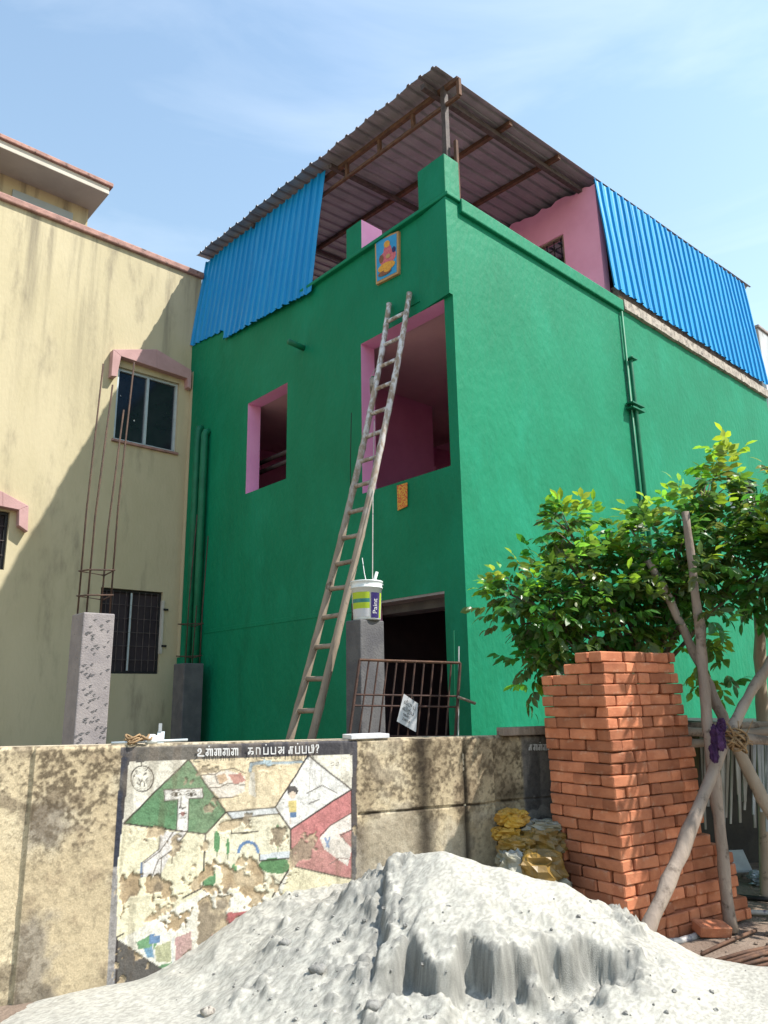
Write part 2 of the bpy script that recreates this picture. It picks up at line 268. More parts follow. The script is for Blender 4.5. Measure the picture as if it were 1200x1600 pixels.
# ================================================================ GROUND
mb = MB(); n = 40
gx = np.concatenate([np.linspace(-300, -8, 12), np.linspace(-6, 10, 60), np.linspace(12, 300, 12)]); gy = np.concatenate([np.linspace(-200, 1, 8), np.linspace(1.5, 12, 48), np.linspace(14, 600, 12)])
GXX, GYY = np.meshgrid(gx, gy); gzz = GZ+(fbm(GXX*2, GYY*2, 5, 4)-.5)*.05*((abs(GXX) < 10) & (GYY < 12) & (GYY > 1))
nx = len(gx)
mb.add(np.stack([GXX, GYY, gzz], -1).reshape(-1, 3), [(j*nx+i, j*nx+i+1, (j+1)*nx+i+1, (j+1)*nx+i) for j in range(len(gy)-1) for i in range(nx-1)])
g = mb.build('ground', M['earth'], origin=(0, 0, 0), smooth=True); tag(g, kind='structure')

# ================================================================ GREEN HOUSE
LL = 5.92; RR = 8.78; TOP = 7.1
house = empty('green_house', H(4, 3, 0), 'bright green two storey house with tin roof and unfinished openings', 'house')
frL = lambda u, d, z: H(d, u, z)
frR = lambda u, d, z: H(u, d, z)
small = (3.085, 4.085, 4.505, 5.885); big = (.13, 1.53, 3.965, 5.87); door = (.285, 1.46, .0, 2.68)
wall_holes(frL, 0, LL, 0, TOP-.02, .22, [small, (.13, 1.53, 3.965, 5.87), door], [M['green'], M['room'], M['pink']], 'front_wall', house)
MB().hexa([H(-.055, 0, 5.872), H(0, 0, 5.872), H(.0, .5, 5.872), H(-.002, .5, 5.872), H(-.055, 0, 7.07), H(0, 0, 7.07), H(.0, .5, 7.07), H(-.002, .5, 7.07)]).build('upper_plaster_swell', M['green'], house)
wall_holes(frR, .2205, RR, 0, TOP-.02, .2, [(6.5, 7.7, 4.1, 5.17)], [M['green'], M['room'], M['green']], 'side_wall', house)
wall_holes(lambda u, d, z: H(RR-d, u, z), .2, LL, 0, TOP, .2, [], [M['green'], M['room'], M['green']], 'rear_wall', house)
quick('inner_side_wall', M['room'], house, H, (.22, RR), (LL-.15, LL), (0, 7))
for z in (2.74, 5.9): quick('floor_slab', M['ceil'], house, H, (.221, RR-.2), (.201, LL-.151), (z, z+.14))
quick('room_partition', M['room'], house, H, (3.6, 3.75), (.2, LL-.15), (2.88, 5.9))
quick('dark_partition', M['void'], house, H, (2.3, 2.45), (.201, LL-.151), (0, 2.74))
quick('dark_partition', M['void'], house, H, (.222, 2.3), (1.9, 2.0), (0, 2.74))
quick('room_partition', M['room'], house, H, (.222, 2.2), (2.45, 2.57), (2.88, 5.9))
quick('ceiling_beam', M['conc2'], house, H, (.222, .5), (.2, 1.9), (2.56, 2.74))
MB().box(frL, (.287, 1.458), (.003, .217), (2.655, 2.679)).build('door_lintel', M['conc'], house)
# concrete stair flights inside
for zb in (2.88,):
    mb = MB()
    for k in range(14):
        mb.hexa([H(2.5, .7+.2*k, zb+max(0, .2*k-.15)), H(3.6, .7+.2*k, zb+max(0, .2*k-.15)), H(3.6, .9+.2*k, zb+.2*k), H(2.5, .9+.2*k, zb+.2*k),
                 H(2.5, .7+.2*k, zb+.2*(k+1)), H(3.6, .7+.2*k, zb+.2*(k+1)), H(3.6, .9+.2*k, zb+.2*(k+1)), H(2.5, .9+.2*k, zb+.2*(k+1))])
    mb.build('staircase', M['room'], house)
for z in (5.02, 5.17): MB().tube([H(.5, 2.6, z), H(.5, 5.6, z)], .035, 8).build('inside_pipe', M['darksteel'], house, smooth=True)
ring = [H(.78+.09*math.cos(a), .62+.09*math.sin(a), 5.885) for a in np.linspace(0, 2*math.pi, 17)]
mb = MB(); mb.add([H(.78, .62, 5.875)]+ring[:-1], [(0, i+1, (i+1) % 16+1) for i in range(16)]); mb.build('ceiling_rose', M['soffit'], house)
# plinth, band, plaster lines
quick('plaster_band', M['green'], house, H, (-.007, .0), (1.5, 5.12), (2.60, 2.655), .01)
# parapet coping and inside face
quick('parapet_coping', M['green'], house, H, (-.06, .16), (-.035, 2.748), (TOP-.02, TOP+.03), .012)
quick('parapet_coping', M['green'], house, H, (.162, 3.62), (-.05, .16), (6.95, TOP+.03), .015)
mb = MB(); xs = np.linspace(3.64, RR, 60)
for i in range(59):
    a, b = xs[i], xs[i+1]; e = .05+.006*random.random(); zz = 7.0+.012*random.random()
    mb.box(frR, (a, b), (-e, .1), (zz, 7.15+.012*random.random()))
mb.build('bare_concrete_edge', M['concedge'], house)
quick('raised_parapet', M['green'], house, H, (.0, .14), (2.75, LL), (TOP-.019, 7.5))
quick('inner_parapet_face', M['pink'], house, H, (.22, .23), (.24, LL), (6.05, TOP-.02))
quick('inner_parapet_face', M['pink'], house, H, (.24, 3.4), (.2, .21), (6.05, TOP+.06))
# parapet pillars
quick('upstand', M['concedge'], house, H, (3.66, RR-.01), (.03, .15), (7.06, 7.42))
quick('corner_pillar', M['green'], house, H, (-.05, .20), (.002, .43), (TOP+.03, 7.64), .012)
mb = MB(); P = [H(.002, 1.50, 7.13), H(.36, 1.50, 7.13), H(.36, 1.80, 7.13), H(.002, 1.80, 7.13)]; Q = [p+Zv*.47 for p in P]
mb.add(P+Q, [(3, 0, 4, 7)], 0); mb.add(P+Q, [(4, 5, 6, 7), (0, 1, 5, 4), (1, 2, 6, 5), (2, 3, 7, 6)], 1)
mb.build('parapet_pillar', [M['green'], M['pink']], house)
# pink roof room
roofz = lambda r, l: 8.93+.05*(l-.12)+.067*r
mb = MB(); ls = np.linspace(.11, 5.2, 60); win = (.72, 1.55, 7.55, 8.52)
def pk(l, z, d=0): return H(3.42+d, l, z)
tops = [roofz(3.42, l)-.05-.07*random.random() for l in ls]
for i in range(59):
    a, b = ls[i], ls[i+1]; ta, tb = tops[i], tops[i+1]
    lows = [(6.0, None)]
    if win[0] < (a+b)/2 < win[1]:
        mb.hexa([pk(a, 6.), pk(b, 6.), pk(b, 6., .15), pk(a, 6., .15), pk(a, win[2]), pk(b, win[2]), pk(b, win[2], .15), pk(a, win[2], .15)])
        mb.hexa([pk(a, win[3]), pk(b, win[3]), pk(b, win[3], .15), pk(a, win[3], .15), pk(a, ta), pk(b, tb), pk(b, tb, .15), pk(a, ta, .15)])
    else: mb.hexa([pk(a, 6.), pk(b, 6.), pk(b, 6., .15), pk(a, 6., .15), pk(a, ta), pk(b, tb), pk(b, tb, .15), pk(a, ta, .15)])
mb.build('roof_room_wall', M['pinkwall'], house)
wg = MB(); frW = lambda u, d, z: H(3.42+d, u, z)
for a, b, c, d in ((.70, 1.57, 8.5, 8.55), (.70, 1.57, 7.52, 7.57), (.70, .75, 7.57, 8.5), (1.52, 1.57, 7.57, 8.5)): wg.box(frW, (a, b), (.02, .10), (c, d))
wfo = wg.build('roof_room_window', M['bamboo'], house)
for k in range(6): MB().tube([frW(.8+.13*k, .06, 7.57), frW(.8+.13*k, .06, 8.5)], .009, 6).build('window_bar', M['dark'], wfo)
for k in range(4): MB().tube([frW(.75, .05, 7.75+.2*k), frW(1.52, .05, 7.75+.2*k)], .009, 6).build('window_bar', M['dark'], wfo)
quick('roof_room_floor', M['room'], house, H, (3.58, RR), (.2, LL-.2), (6.05, 6.12))
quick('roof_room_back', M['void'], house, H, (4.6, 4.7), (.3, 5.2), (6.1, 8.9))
# tin roof, corrugations along r
sw = 1.0; k = 0; l0 = .10
while l0 < LL-.05:
    l1 = min(l0+sw+.02, LL-.02)
    fr = lambda u, o_, v, k=k: H(v, u, roofz(v, u)+o_+.003*(k % 2))
    corrugated(fr, l0, l1, lambda u: -.02+.01*math.sin(u*9), lambda u: 9.15, .2, .032, nv=10).build('roof_sheet', M['tin'], house, solid=.003)
    l0 += sw; k += 1
# steel under the roof
def bar(name, a, b, w, m, par=house):
    a, b = np.asarray(a), np.asarray(b); t = b-a; Ln = np.linalg.norm(t); t = t/Ln; s = np.cross(t, Zv); s = s/np.linalg.norm(s) if np.linalg.norm(s) > .01 else dR; q = np.cross(s, t)
    return MB().box(lambda x, y, z: a+t*x+s*y+q*z, (0, Ln), (-w, w), (-w, w)).build(name, m, par)
for r in (1.45, 2.55, 3.9, 5.2, 6.5, 7.8, 8.9): bar('purlin', H(r, .13, roofz(r, .13)-.035), H(r, 5.85, roofz(r, 5.85)-.035), .03, M['rust'])
truss = bar('roof_truss', H(.27, -.0, roofz(.27, 0)-.09), H(.27, 5.85, roofz(.27, 5.85)-.09), .028, M['rust'])
bar('bottom_chord', H(.27, .0, roofz(.27, 0)-.33), H(.27, 5.85, roofz(.27, 5.85)-.33), .02, M['rust'], truss)
for l in (.0, .78, 1.42, 2.1, 2.9, 3.8, 4.8): bar('web_bar', H(.27, l, roofz(.27, l)-.33), H(.27, l+.0001, roofz(.27, l)-.09), .022, M['rust'], truss)
bar('rafter', H(.02, .36, roofz(0, .36)-.10), H(9.1, .36, roofz(9.1, .36)-.10), .035, M['darksteel'])
bar('rafter', H(.12, 2.3, roofz(.12, 2.3)-.10), H(9.1, 2.3, roofz(9.1, 2.3)-.10), .03, M['darksteel'])
bar('rafter', H(.12, 4.3, roofz(.12, 4.3)-.10), H(9.1, 4.3, roofz(9.1, 4.3)-.10), .03, M['darksteel'])
bar('roof_post', H(.27, .24, 7.1), H(.2701, .24, roofz(.27, .24)-.07), .033, M['darksteel'])
bar('roof_post', H(.33, .14, 7.1), H(.3301, .14, 8.1), .02, M['rust'])
for l in (4.3,): bar('roof_post', H(.4, l, 6.1), H(.4001, l, roofz(.4, l)-.1), .03, M['darksteel'])
# blue cladding. front run hangs out over the wall at its foot
def blueL(u, o_, v):   # v from 0 foot to 1 head
    zf = np.interp(u, [2.46, 4.78, 4.7801, 5.92], [6.95, 7.14, 7.02, 7.25]) if False else 0
    return None
def footL(u): return np.interp(u, [2.47, 4.80, 4.82, 5.92], [6.98, 7.18, 7.36, 7.50])
def frBL(u, o_, z):
    t = (z-7.0)/2.0; r = -.07+.25*t; return H(r-o_, u, z)
for i, (a, b) in enumerate(((2.47, 3.33), (3.33, 4.20), (4.20, 4.81), (4.81, 5.36), (5.36, 5.915))):
    corrugated(lambda u, o_, z, i=i: frBL(u, o_+.003*(i % 2), z), a, b, lambda u: footL(u)+.012*math.sin(u*31), lambda u: roofz(.2, u)-.05, .165, .03, nv=6).build('cladding_sheet', M['blue'], house, solid=.003)
def frBR(u, o_, z):
    t = (z-7.25)/2.; return H(u, -.045+.15*t-o_, z)
us = np.linspace(3.37, 8.82, 6)
for i in range(5):
    corrugated(lambda u, o_, z, i=i: frBR(u, o_+.003*(i % 2), z), us[i], us[i+1], lambda u: 7.26+.012*math.sin(u*23), lambda u: roofz(u, .1)-.04, .2, .03, nv=6).build('cladding_sheet', M['blue'], house, solid=.003)
# pipes
for l, z in ((5.43, 5.86), (5.21, 5.74)):
    MB().tube([H(-.075, l, .0), H(-.075, l, z-.05), H(-.06, l, z), H(-.01, l, z+.02)], .058, 12).build('drain_pipe', M['green2'], house, smooth=True)
p1 = MB().tube([H(-.03, 3.545, 0) if False else frR(3.56, -.035, 1.), frR(3.56, -.035, 6.93)], .018, 8).build('wall_conduit', M['green2'], house, smooth=True)
p2 = MB().tube([frR(3.63, -.06, 1.), frR(3.63, -.06, 6.2), frR(3.66, -.06, 6.25)], .03, 8).build('wall_conduit', M['green2'], house, smooth=True)
for z in (5.50, 5.43, 6.2): MB().box(frR, (3.46, 3.78) if z < 6 else (3.58, 3.72), (-.12, -.01), (z, z+.02)).build('pipe_bracket', M['green2'], house)
MB().tube([frL(2.72, .05, 6.26), frL(2.70, -.26, 6.27)], .04, 10).build('rain_spout', M['green2'], house, smooth=True)
# window on the side wall
wf = MB()
for a, b, c, d in ((6.5, 7.7, 5.09, 5.17), (6.5, 6.58, 4.1, 5.09), (7.62, 7.7, 4.1, 5.09), (6.58, 7.62, 4.1, 4.18), (7.06, 7.14, 4.18, 5.09)): wf.box(frR, (a+.002, b-.002), (.06, .16), (c+.002, d-.002))
wfo = wf.build('wooden_window', M['rust'], house)
MB().box(frR, (6.58, 7.62), (.10, .11), (4.18, 5.09)).build('pane', M['glass'], wfo)
tag(MB().box(frL, (.5, .85), (-.012, .0), (6.0, 6.01)).build('plaster_chip', M['green'], house))

# ================================================================ NEIGHBOURING CREAM BUILDING
CL = LL+.0
cream = empty('cream_building', H(-3, CL+2, 0), 'stained cream painted building with pink window hoods', 'building')
frC = lambda u, d, z: H(u, CL+d, z)
w1 = (-1.235, -.195, 5.56, 6.765); w2 = (-1.25, -.285, 2.05, 3.28); w3 = (-3.6, -2.58, 3.4, 4.2)
wall_holes(frC, -9, .12, 0, 8.82, .22, [w1, w2, w3], [M['cream'], M['room'], M['cream']], 'main_wall', cream)
quick('parapet_coping', M['coping'], cream, frC, (-9.05, .14), (-.06, .30), (8.82, 8.93), .02)
quick('building_core', M['void'], cream, frC, (-9, .0), (.7, 5), (0, 8.7))
def ppoly(pts, d=0.): return [on_plane(x, y, Cn+dL*(CL+d), dL) for x, y in pts]
h1 = [(169, 591), (172, 550), (240, 549.5), (294, 582), (293, 609), (287.5, 594), (184.5, 560.5), (178, 592)]
# hood polygon is concave: split into quads
def hood(quads, name='window_hood'):
    mb = MB()
    for q in quads: mb.prism(ppoly(q), -dL*.12)
    return mb.build(name, M['hood'], cream, bevel=.006)
hood([[(169, 591), (172, 550), (184.5, 560.5), (178, 592)], [(172, 550), (240, 549.5), (240, 579), (184.5, 560.5)], [(240, 549.5), (294, 582), (287.5, 594.5), (240, 579)], [(294, 582), (293, 611), (288, 608), (287.5, 594.5)]])
hood([[(-60, 750), (0, 771), (0, 794), (-60, 782)], [(0, 771), (40.5, 793), (25.5, 799), (0, 794)], [(40.5, 793), (39, 833), (25, 823), (25.5, 799)]])
ha = ppoly([(-60, 750)])[0]; hb = ppoly([(-60, 782)])[0]; ua = (ha-Cn)@dR
mb = MB(); mb.box(frC, (-3.74, ua+.01), (-.12, 0), (hb[2], ha[2])); mb.box(frC, (-3.74, -3.60), (-.12, 0), (hb[2]-.24, hb[2])); mb.build('window_hood', M['hood'], cream, bevel=.006)
def slider(w, grille=False):
    a, b, c, d = w; mb = MB(); t = .045
    for q in ((a, b, d-t, d), (a, b, c, c+t), (a, a+t, c+t, d-t), (b-t, b, c+t, d-t)): mb.box(frC, (q[0]+.002, q[1]-.002), (.05, .13), (q[2]+.002, q[3]-.002))
    mid = (a+b)/2; mb.box(frC, (mid-.022, mid+.022), (.045, .12), (c+t, d-t))
    o = mb.build('sliding_window', M['alu'] if not grille else M['dark'], cream)
    for x0, x1 in ((a+t, mid-.024), (mid+.024, b-t)): MB().box(frC, (x0, x1), (.085, .092), (c+t, d-t)).build('pane', M['glass'] if not grille else M['void'], o)
    if grille:
        MB().box(frC, (mid-.012, mid+.012), (.03, .044), (c+t, d-t)).build('mullion', M['alu'], o)
        for k in range(9): MB().tube([frC(a+.1*(k+1), .03, c+.03), frC(a+.1*(k+1), .03, d-.03)], .006, 5).build('window_bar', M['darksteel'], o)
        for k in range(5): MB().tube([frC(a+.03, .035, c+.2*(k+1)), frC(b-.03, .035, c+.2*(k+1))], .006, 5).build('window_bar', M['darksteel'], o)
    return o
slider(w1); slider(w2, True); slider(w3, True)
MB().box(frC, (w2[1]-.01, w2[1]+.025), (-.02, .04), (2.35, 3.15)).build('open_shutter_edge', M['soffit'], cream)
for z in (2.45, 3.0): MB().box(frC, (w2[1]+.01, w2[1]+.09), (-.03, -.02), (z, z+.03)).build('shutter_hinge', M['dark'], cream)
quick('window_sill', M['coping'], cream, frC, (w1[0]-.03, w1[1]+.03), (-.04, .05), (w1[2]-.04, w1[2]), .006)
# upper storey behind the parapet
quick('upper_storey_wall', M['cream'], cream, frC, (-9, -1.38), (1.55, 5.5), (8.7, 10.36))
quick('upper_band', M['shutter'], cream, frC, (-2.66, -1.65), (1.52, 1.55), (8.9, 10.14), .004)
quick('roof_slab', M['soffit'], cream, frC, (-9, -1.27), (.9, 5.8), (10.36, 10.50), .01)
quick('roof_coping', M['coping'], cream, frC, (-9.05, -1.22), (.85, 5.8), (10.50, 10.58), .015)
# far building at right
nb = empty('grey_building', H(11, 1, 0), 'weathered grey plaster building beyond the end of the green house', 'building')
nb0 = on_plane(1184, 512, H(0, 3.0, 0), dL); rn = (nb0-Cn)@dR
quick('plaster_wall', M['greybuild'], nb, H, (rn, rn+6), (3.0, 8), (0, nb0[2]), .02)
quick('wall_coping', M['conc'], nb, H, (rn-.04, rn+6), (2.95, 8), (nb0[2], nb0[2]+.1), .02)

# ================================================================ BOUNDARY WALL with painted mural
def polys_mask(X, Y, poly):
    inside = np.zeros(X.shape, bool); n = len(poly)
    for i in range(n):
        x1, y1 = poly[i]; x2, y2 = poly[(i+1) % n]
        if y1 == y2: continue
        c = ((y1 > Y) != (y2 > Y)) & (X < (x2-x1)*(Y-y1)/(y2-y1)+x1); inside ^= c
    return inside
def line_d(X, Y, pts):
    d = np.full(X.shape, 1e9)
    for (x1, y1), (x2, y2) in zip(pts[:-1], pts[1:]):
        dx, dy = x2-x1, y2-y1; t = np.clip(((X-x1)*dx+(Y-y1)*dy)/(dx*dx+dy*dy+1e-9), 0, 1)
        d = np.minimum(d, np.hypot(X-x1-t*dx, Y-y1-t*dy))
    return d
S0, S1, DS = -2.2, 4.1, .0062
ss_ = np.arange(S0, S1, DS); nz = 222
def ztop(s): return 1.405-.0155*np.clip(s, -2, 4.2)
SS, TT = np.meshgrid(ss_, np.linspace(0, 1, nz)); ZZ = -.05+(ztop(SS)+.05)*TT
# drawing coordinates of the mural (3 units per centimetre or so), taken on the wall plane
PX, PY = to_photo(W0+SS[..., None]*wd+ZZ[..., None]*Zv); X = (PX-170)*3; Y = (PY-1140)*3
f1 = fbm(SS*3, ZZ*3, 1, 6); f2 = fbm(SS*9, ZZ*9, 2, 5); f3 = fbm(SS*14, ZZ*2.2, 3, 5); f4 = fbm(SS*28, ZZ*28, 4, 4); f5 = fbm(SS*5, ZZ*1.1, 9, 5); f6 = fbm(SS*55, ZZ*55, 14, 3)
col = np.zeros(SS.shape+(3,)); 
def mixc(c, a): 
    global col
    a = np.clip(a, 0, 1)[..., None]; col = col*(1-a)+lin(c)*a
col[:] = lin((204, 182, 140)); mixc((220, 204, 168), ss(f1, .45, .7)); mixc((178, 154, 118), ss(f2, .5, .75)*.7)
mixc((226, 205, 160), (SS < -.035)*.65)
low = ss(f1+.25*(.55-TT)+.2*(f2-.5), .5, .66)*(SS > -.03)*(TT < .78); mixc((150, 138, 122), low*.85)
mixc((120, 104, 84), ss(f2*f1*4, 1.15, 1.5)*.6)
alg = ss(TT+.25*(f3-.5)+.22*(f2-.5)+.45*(f6-.5)+.3*(f4-.5)+.10*(SS > -.03), .78, 1.05)*ss(.4*f4+.6*f6, .30, .68); gran = rng.random(SS.shape); mixc((86, 72, 54), alg*(.5+.35*gran))
alg2 = ss(TT+.5*(f2-.5)+.5*(f6-.5), .4, 1.0)*ss(.4*f4+.6*f6, .40, .66)*(SS > -.03); mixc((112, 94, 70), alg2*.7*(.5+.5*gran))
spk = ss(.3*f4+.4*f6+.3*gran, .52, .66)*ss(f1, .35, .6); mixc((124, 106, 80), spk*.45)
mixc((70, 58, 44), ss(.18-TT+.35*(f2-.5), 0, .2)*.7)
# right-hand stretch: dark vertical streaks
rt = ss(SS, 2.0, 2.1); mixc((120, 100, 72), rt*ss(f5+.2*(TT-.6), .52, .68)*.45); mixc((84, 68, 48), rt*ss(f3, .55, .72)*ss(TT, .1, .7)*ss(f4, .35, .6)*.4)
mixc((226, 208, 172), rt*ss(f1, .45, .65)*.4)
mixc((46, 36, 26), (np.exp(-((SS-2.49-.04*(1-TT))/.075)**2))*ss(f3+.4, .5, .75)*.9); mixc((50, 40, 28), np.exp(-((SS-2.84)/.03)**2)*ss(f3+.3, .5, .7)*.85)
mixc((60, 48, 34), rt*np.exp(-((ZZ-.885)/.012)**2)*ss(f2, .35, .6)); mixc((52, 42, 32), rt*np.exp(-((ZZ-.93)/.05)**2)*ss(SS, 3.0, 3.3)*.6)
pan = ss(SS, 3.36, 3.39); mixc((118, 114, 114), pan*.9); mixc((84, 80, 80), pan*ss(f3, .45, .65)*.8); mixc((165, 158, 148), pan*ss(f2, .62, .72)*.7)
mixc((215, 195, 150), np.exp(-((SS+.035)/.008)**2)*.7*(TT > .05))
paintA = np.zeros(SS.shape)
def jit(sc=10): return X+sc*(fbm(SS*6, ZZ*6, 21, 3)-.5), Y+sc*(fbm(SS*6, ZZ*6, 31, 3)-.5)
XJ, YJ = jit(9)
def fill(poly, c, a=1.): mixc(c, polys_mask(XJ, YJ, poly)*a)
def stroke(pts, w, c, a=1.): d = line_d(XJ, YJ, pts); mixc(c, np.clip((w/2-d)/2+.5, 0, 1)*a)
def ell(cx, cy, rx, ry, c, a=1.): mixc(c, (((XJ-cx)/rx)**2+((YJ-cy)/ry)**2 < 1)*a)
base_wall = col.copy()
fill([(70, 120), (1142, 78), (1142, 760), (700, 900), (300, 1260), (35, 1260), (38, 640)], (240, 234, 216))
fill([(68, 445), (450, 490), (440, 760), (35, 1000), (40, 640)], (240, 230, 188)); fill([(380, 138), (930, 120), (780, 365), (550, 385)], (240, 216, 168))
fill([(550, 385), (780, 365), (850, 468), (853, 640), (760, 790), (430, 740), (455, 490)], (240, 231, 196)); fill([(853, 640), (1140, 700), (1140, 760), (800, 800)], (240, 228, 180))
fill([(375, 140), (550, 385), (455, 490), (70, 440)], (62, 136, 78))
fill([(260, 285), (440, 272), (442, 320), (375, 325), (370, 478), (320, 470), (325, 330), (262, 335)], (240, 236, 232))
fill([(240, 475), (365, 482), (300, 560), (240, 690), (155, 690), (160, 620), (235, 560)], (236, 230, 228)); fill([(148, 620), (162, 620), (160, 690), (150, 690)], (90, 130, 180))
fill([(435, 210), (500, 200), (560, 190), (640, 220), (640, 290), (560, 320), (520, 320), (470, 270)], (240, 228, 214)); fill([(560, 210), (620, 205), (642, 240), (590, 258)], (205, 120, 108)); fill([(505, 215), (545, 205), (560, 235), (520, 255)], (222, 176, 130))
fill([(660, 200), (655, 300), (690, 320), (680, 200)], (236, 240, 240), .6)
stroke([(662, 195), (668, 163), (705, 157), (730, 157)], 15, (150, 176, 192)); fill([(725, 142), (766, 142), (766, 174), (725, 174)], (168, 196, 208)); stroke([(766, 158), (905, 154)], 12, (160, 184, 198))
stroke([(655, 195), (660, 155), (705, 148), (725, 148)], 3, (80, 90, 100)); stroke([(766, 151), (905, 147)], 3, (90, 100, 110))
fill([(935, 122), (1138, 280), (850, 468), (780, 365)], (234, 232, 228))
fill([(850, 468), (1138, 280), (1140, 700), (853, 640)], (206, 104, 106)); fill([(990, 510), (1040, 450), (1136, 390), (1138, 470), (1080, 490), (1140, 560), (1120, 640), (1010, 560)], (234, 222, 212))
fill([(1080, 500), (1138, 470), (1138, 540)], (206, 120, 118)); stroke([(1015, 510), (1030, 550)], 9, (90, 130, 190)); stroke([(1035, 505), (1020, 550)], 7, (100, 140, 190)); stroke([(970, 470), (955, 520), (980, 560)], 22, (186, 80, 86)); stroke([(1035, 630), (1080, 600), (1130, 610)], 5, (120, 70, 70))
fill([(550, 388), (780, 367), (795, 395), (578, 418)], (214, 221, 228)); fill([(705, 588), (850, 570), (850, 606), (705, 618)], (216, 224, 232))
rr = np.hypot((XJ-655), (YJ-572)*1.0); mixc((70, 132, 196), ((rr < 50) & (rr > 36) & (YJ < 582))*1.)
for cx, cy, rx, ry in ((507, 525, 15, 52), (790, 500, 11, 56), (559, 552, 8, 38)): ell(cx, cy, rx, ry, (64, 146, 76)); stroke([(cx, cy+ry), (cx, cy+ry+18)], 4, (90, 110, 70))
ell(780, 640, 80, 36, (62, 138, 66)); ell(468, 690, 34, 52, (62, 140, 76)); ell(590, 655, 14, 26, (90, 160, 90))
ell(862, 288, 25, 24, (58, 50, 58)); ell(862, 308, 17, 16, (226, 200, 176)); fill([(842, 335), (882, 335), (880, 388), (846, 388)], (222, 198, 96)); fill([(848, 388), (880, 388), (878, 412), (850, 412)], (60, 120, 180)); stroke([(850, 412), (850, 440)], 5, (215, 190, 170))
# lower fragments
fill([(130, 1000), (200, 960), (245, 960), (215, 1030), (140, 1030)], (92, 160, 100)); fill([(195, 960), (245, 958), (240, 1000), (190, 1005)], (70, 130, 185)); fill([(165, 1030), (210, 1015), (210, 1070), (180, 1070)], (80, 150, 190))
fill([(215, 1020), (290, 990), (290, 1090), (220, 1090)], (178, 180, 130)); fill([(310, 975), (385, 945), (390, 1060), (312, 1090)], (196, 140, 140)); fill([(300, 1090), (375, 1060), (315, 1165)], (190, 130, 134)); fill([(225, 1110), (295, 1090), (300, 1130), (260, 1120)], (80, 150, 90))
stroke([(297, 975), (300, 1130)], 9, (220, 222, 222)); stroke([(215, 965), (380, 935)], 8, (228, 228, 224)); stroke([(205, 1005), (215, 1090)], 5, (220, 220, 216))
fill([(315, 1165), (440, 990), (560, 860), (660, 850), (540, 975), (370, 1190)], (186, 66, 72)); fill([(455, 870), (495, 860), (460, 935)], (190, 200, 215))
fill([(33, 980), (315, 1165), (150, 1270), (15, 1270)], (62, 56, 56))
ink = (58, 48, 46)
mixc((226, 220, 204), np.full(SS.shape, .10)*polys_mask(X, Y, [(70, 120), (1142, 78), (1142, 760), (300, 1260), (35, 1260)]))
for pts in ([(375, 140), (550, 385), (455, 490), (70, 440), (375, 140)], [(935, 122), (1138, 280), (850, 468), (780, 365), (935, 122)], [(850, 468), (853, 640), (1140, 702)], [(550, 385), (780, 365)], [(550, 385), (578, 418), (577, 490)], [(577, 490), (700, 480)], [(795, 395), (578, 418)], [(780, 365), (850, 468)], [(455, 490), (440, 740), (350, 790)], [(853, 640), (765, 785)], [(705, 588), (705, 618), (850, 606)], [(33, 980), (70, 960)], [(1138, 280), (1140, 700)], [(430, 740), (460, 760)]): stroke(pts, 7.5, ink, .95)
for pts in ([(262, 285), (440, 272), (442, 320), (375, 325), (370, 478), (320, 470), (325, 330), (262, 335), (262, 285)], [(240, 475), (235, 560), (160, 620), (160, 690)], [(365, 482), (300, 560), (295, 625)], [(300, 480), (240, 570), (165, 625)], [(300, 560), (235, 610), (205, 690)], [(250, 600), (245, 690)], [(435, 212), (500, 208), (530, 188), (590, 182), (640, 205)], [(470, 270), (520, 270), (560, 250), (640, 262)], [(500, 320), (560, 318), (610, 310)], [(500, 210), (510, 250), (560, 262)], [(990, 500), (1040, 450), (1136, 392)], [(1085, 490), (1110, 530)], [(340, 320), (335, 360), (345, 370), (362, 365)], [(775, 700), (820, 725), (838, 715)], [(1085, 495), (1138, 470)], [(930, 300), (1000, 262), (1070, 300)], [(940, 345), (985, 330)]): stroke(pts, 5, (74, 62, 58), .9)
# face: eyes, brows, nose, lips
for ex in (315, 385):
    stroke([(ex-24, 306), (ex-8, 296), (ex+10, 296), (ex+24, 306), (ex, 314), (ex-24, 306)], 4, (60, 50, 48)); ell(ex, 304, 8, 8, (50, 40, 40)); stroke([(ex-24, 292), (ex, 284), (ex+22, 290)], 4, (90, 76, 70))
stroke([(336, 360), (330, 368), (346, 374), (360, 366)], 3.5, ink); fill([(328, 395), (345, 385), (364, 392), (346, 410)], (176, 120, 112)); stroke([(328, 395), (346, 398), (364, 392)], 3, ink); stroke([(335, 415), (358, 413)], 3, ink)
# round seal with scribbles
th = np.linspace(0, 2*math.pi, 25); stroke([(158+54*math.cos(t), 230+62*math.sin(t)) for t in th], 6, (62, 56, 54)); stroke([(158+44*math.cos(t), 230+51*math.sin(t)) for t in th], 2.5, (120, 110, 104), .7)
for k in range(16):
    a = random.random()*6.28; r_ = 8+34*random.random(); x0 = 158+r_*math.cos(a); y0 = 230+r_*1.1*math.sin(a); stroke([(x0, y0), (x0+random.uniform(-14, 14), y0+random.uniform(-18, 18))], 5, (84, 76, 72), .9)
stroke([(150, 130), (152, 168)], 6, (80, 72, 64))
for k in range(6): stroke([(232+14*k, 190+2*k), (236+14*k, 206), (246+14*k, 200)], 3, (190, 180, 168), .7)
for cx in (1048, 1072): stroke([(cx-8, 160), (cx+6, 152), (cx+8, 168), (cx-6, 166)], 3, (150, 140, 135))
for k in range(12): x0 = random.uniform(935, 1000); y0 = random.uniform(150, 340); stroke([(x0, y0), (x0+random.uniform(-6, 6), y0+random.uniform(20, 90))], 3, (176, 170, 160), .5)
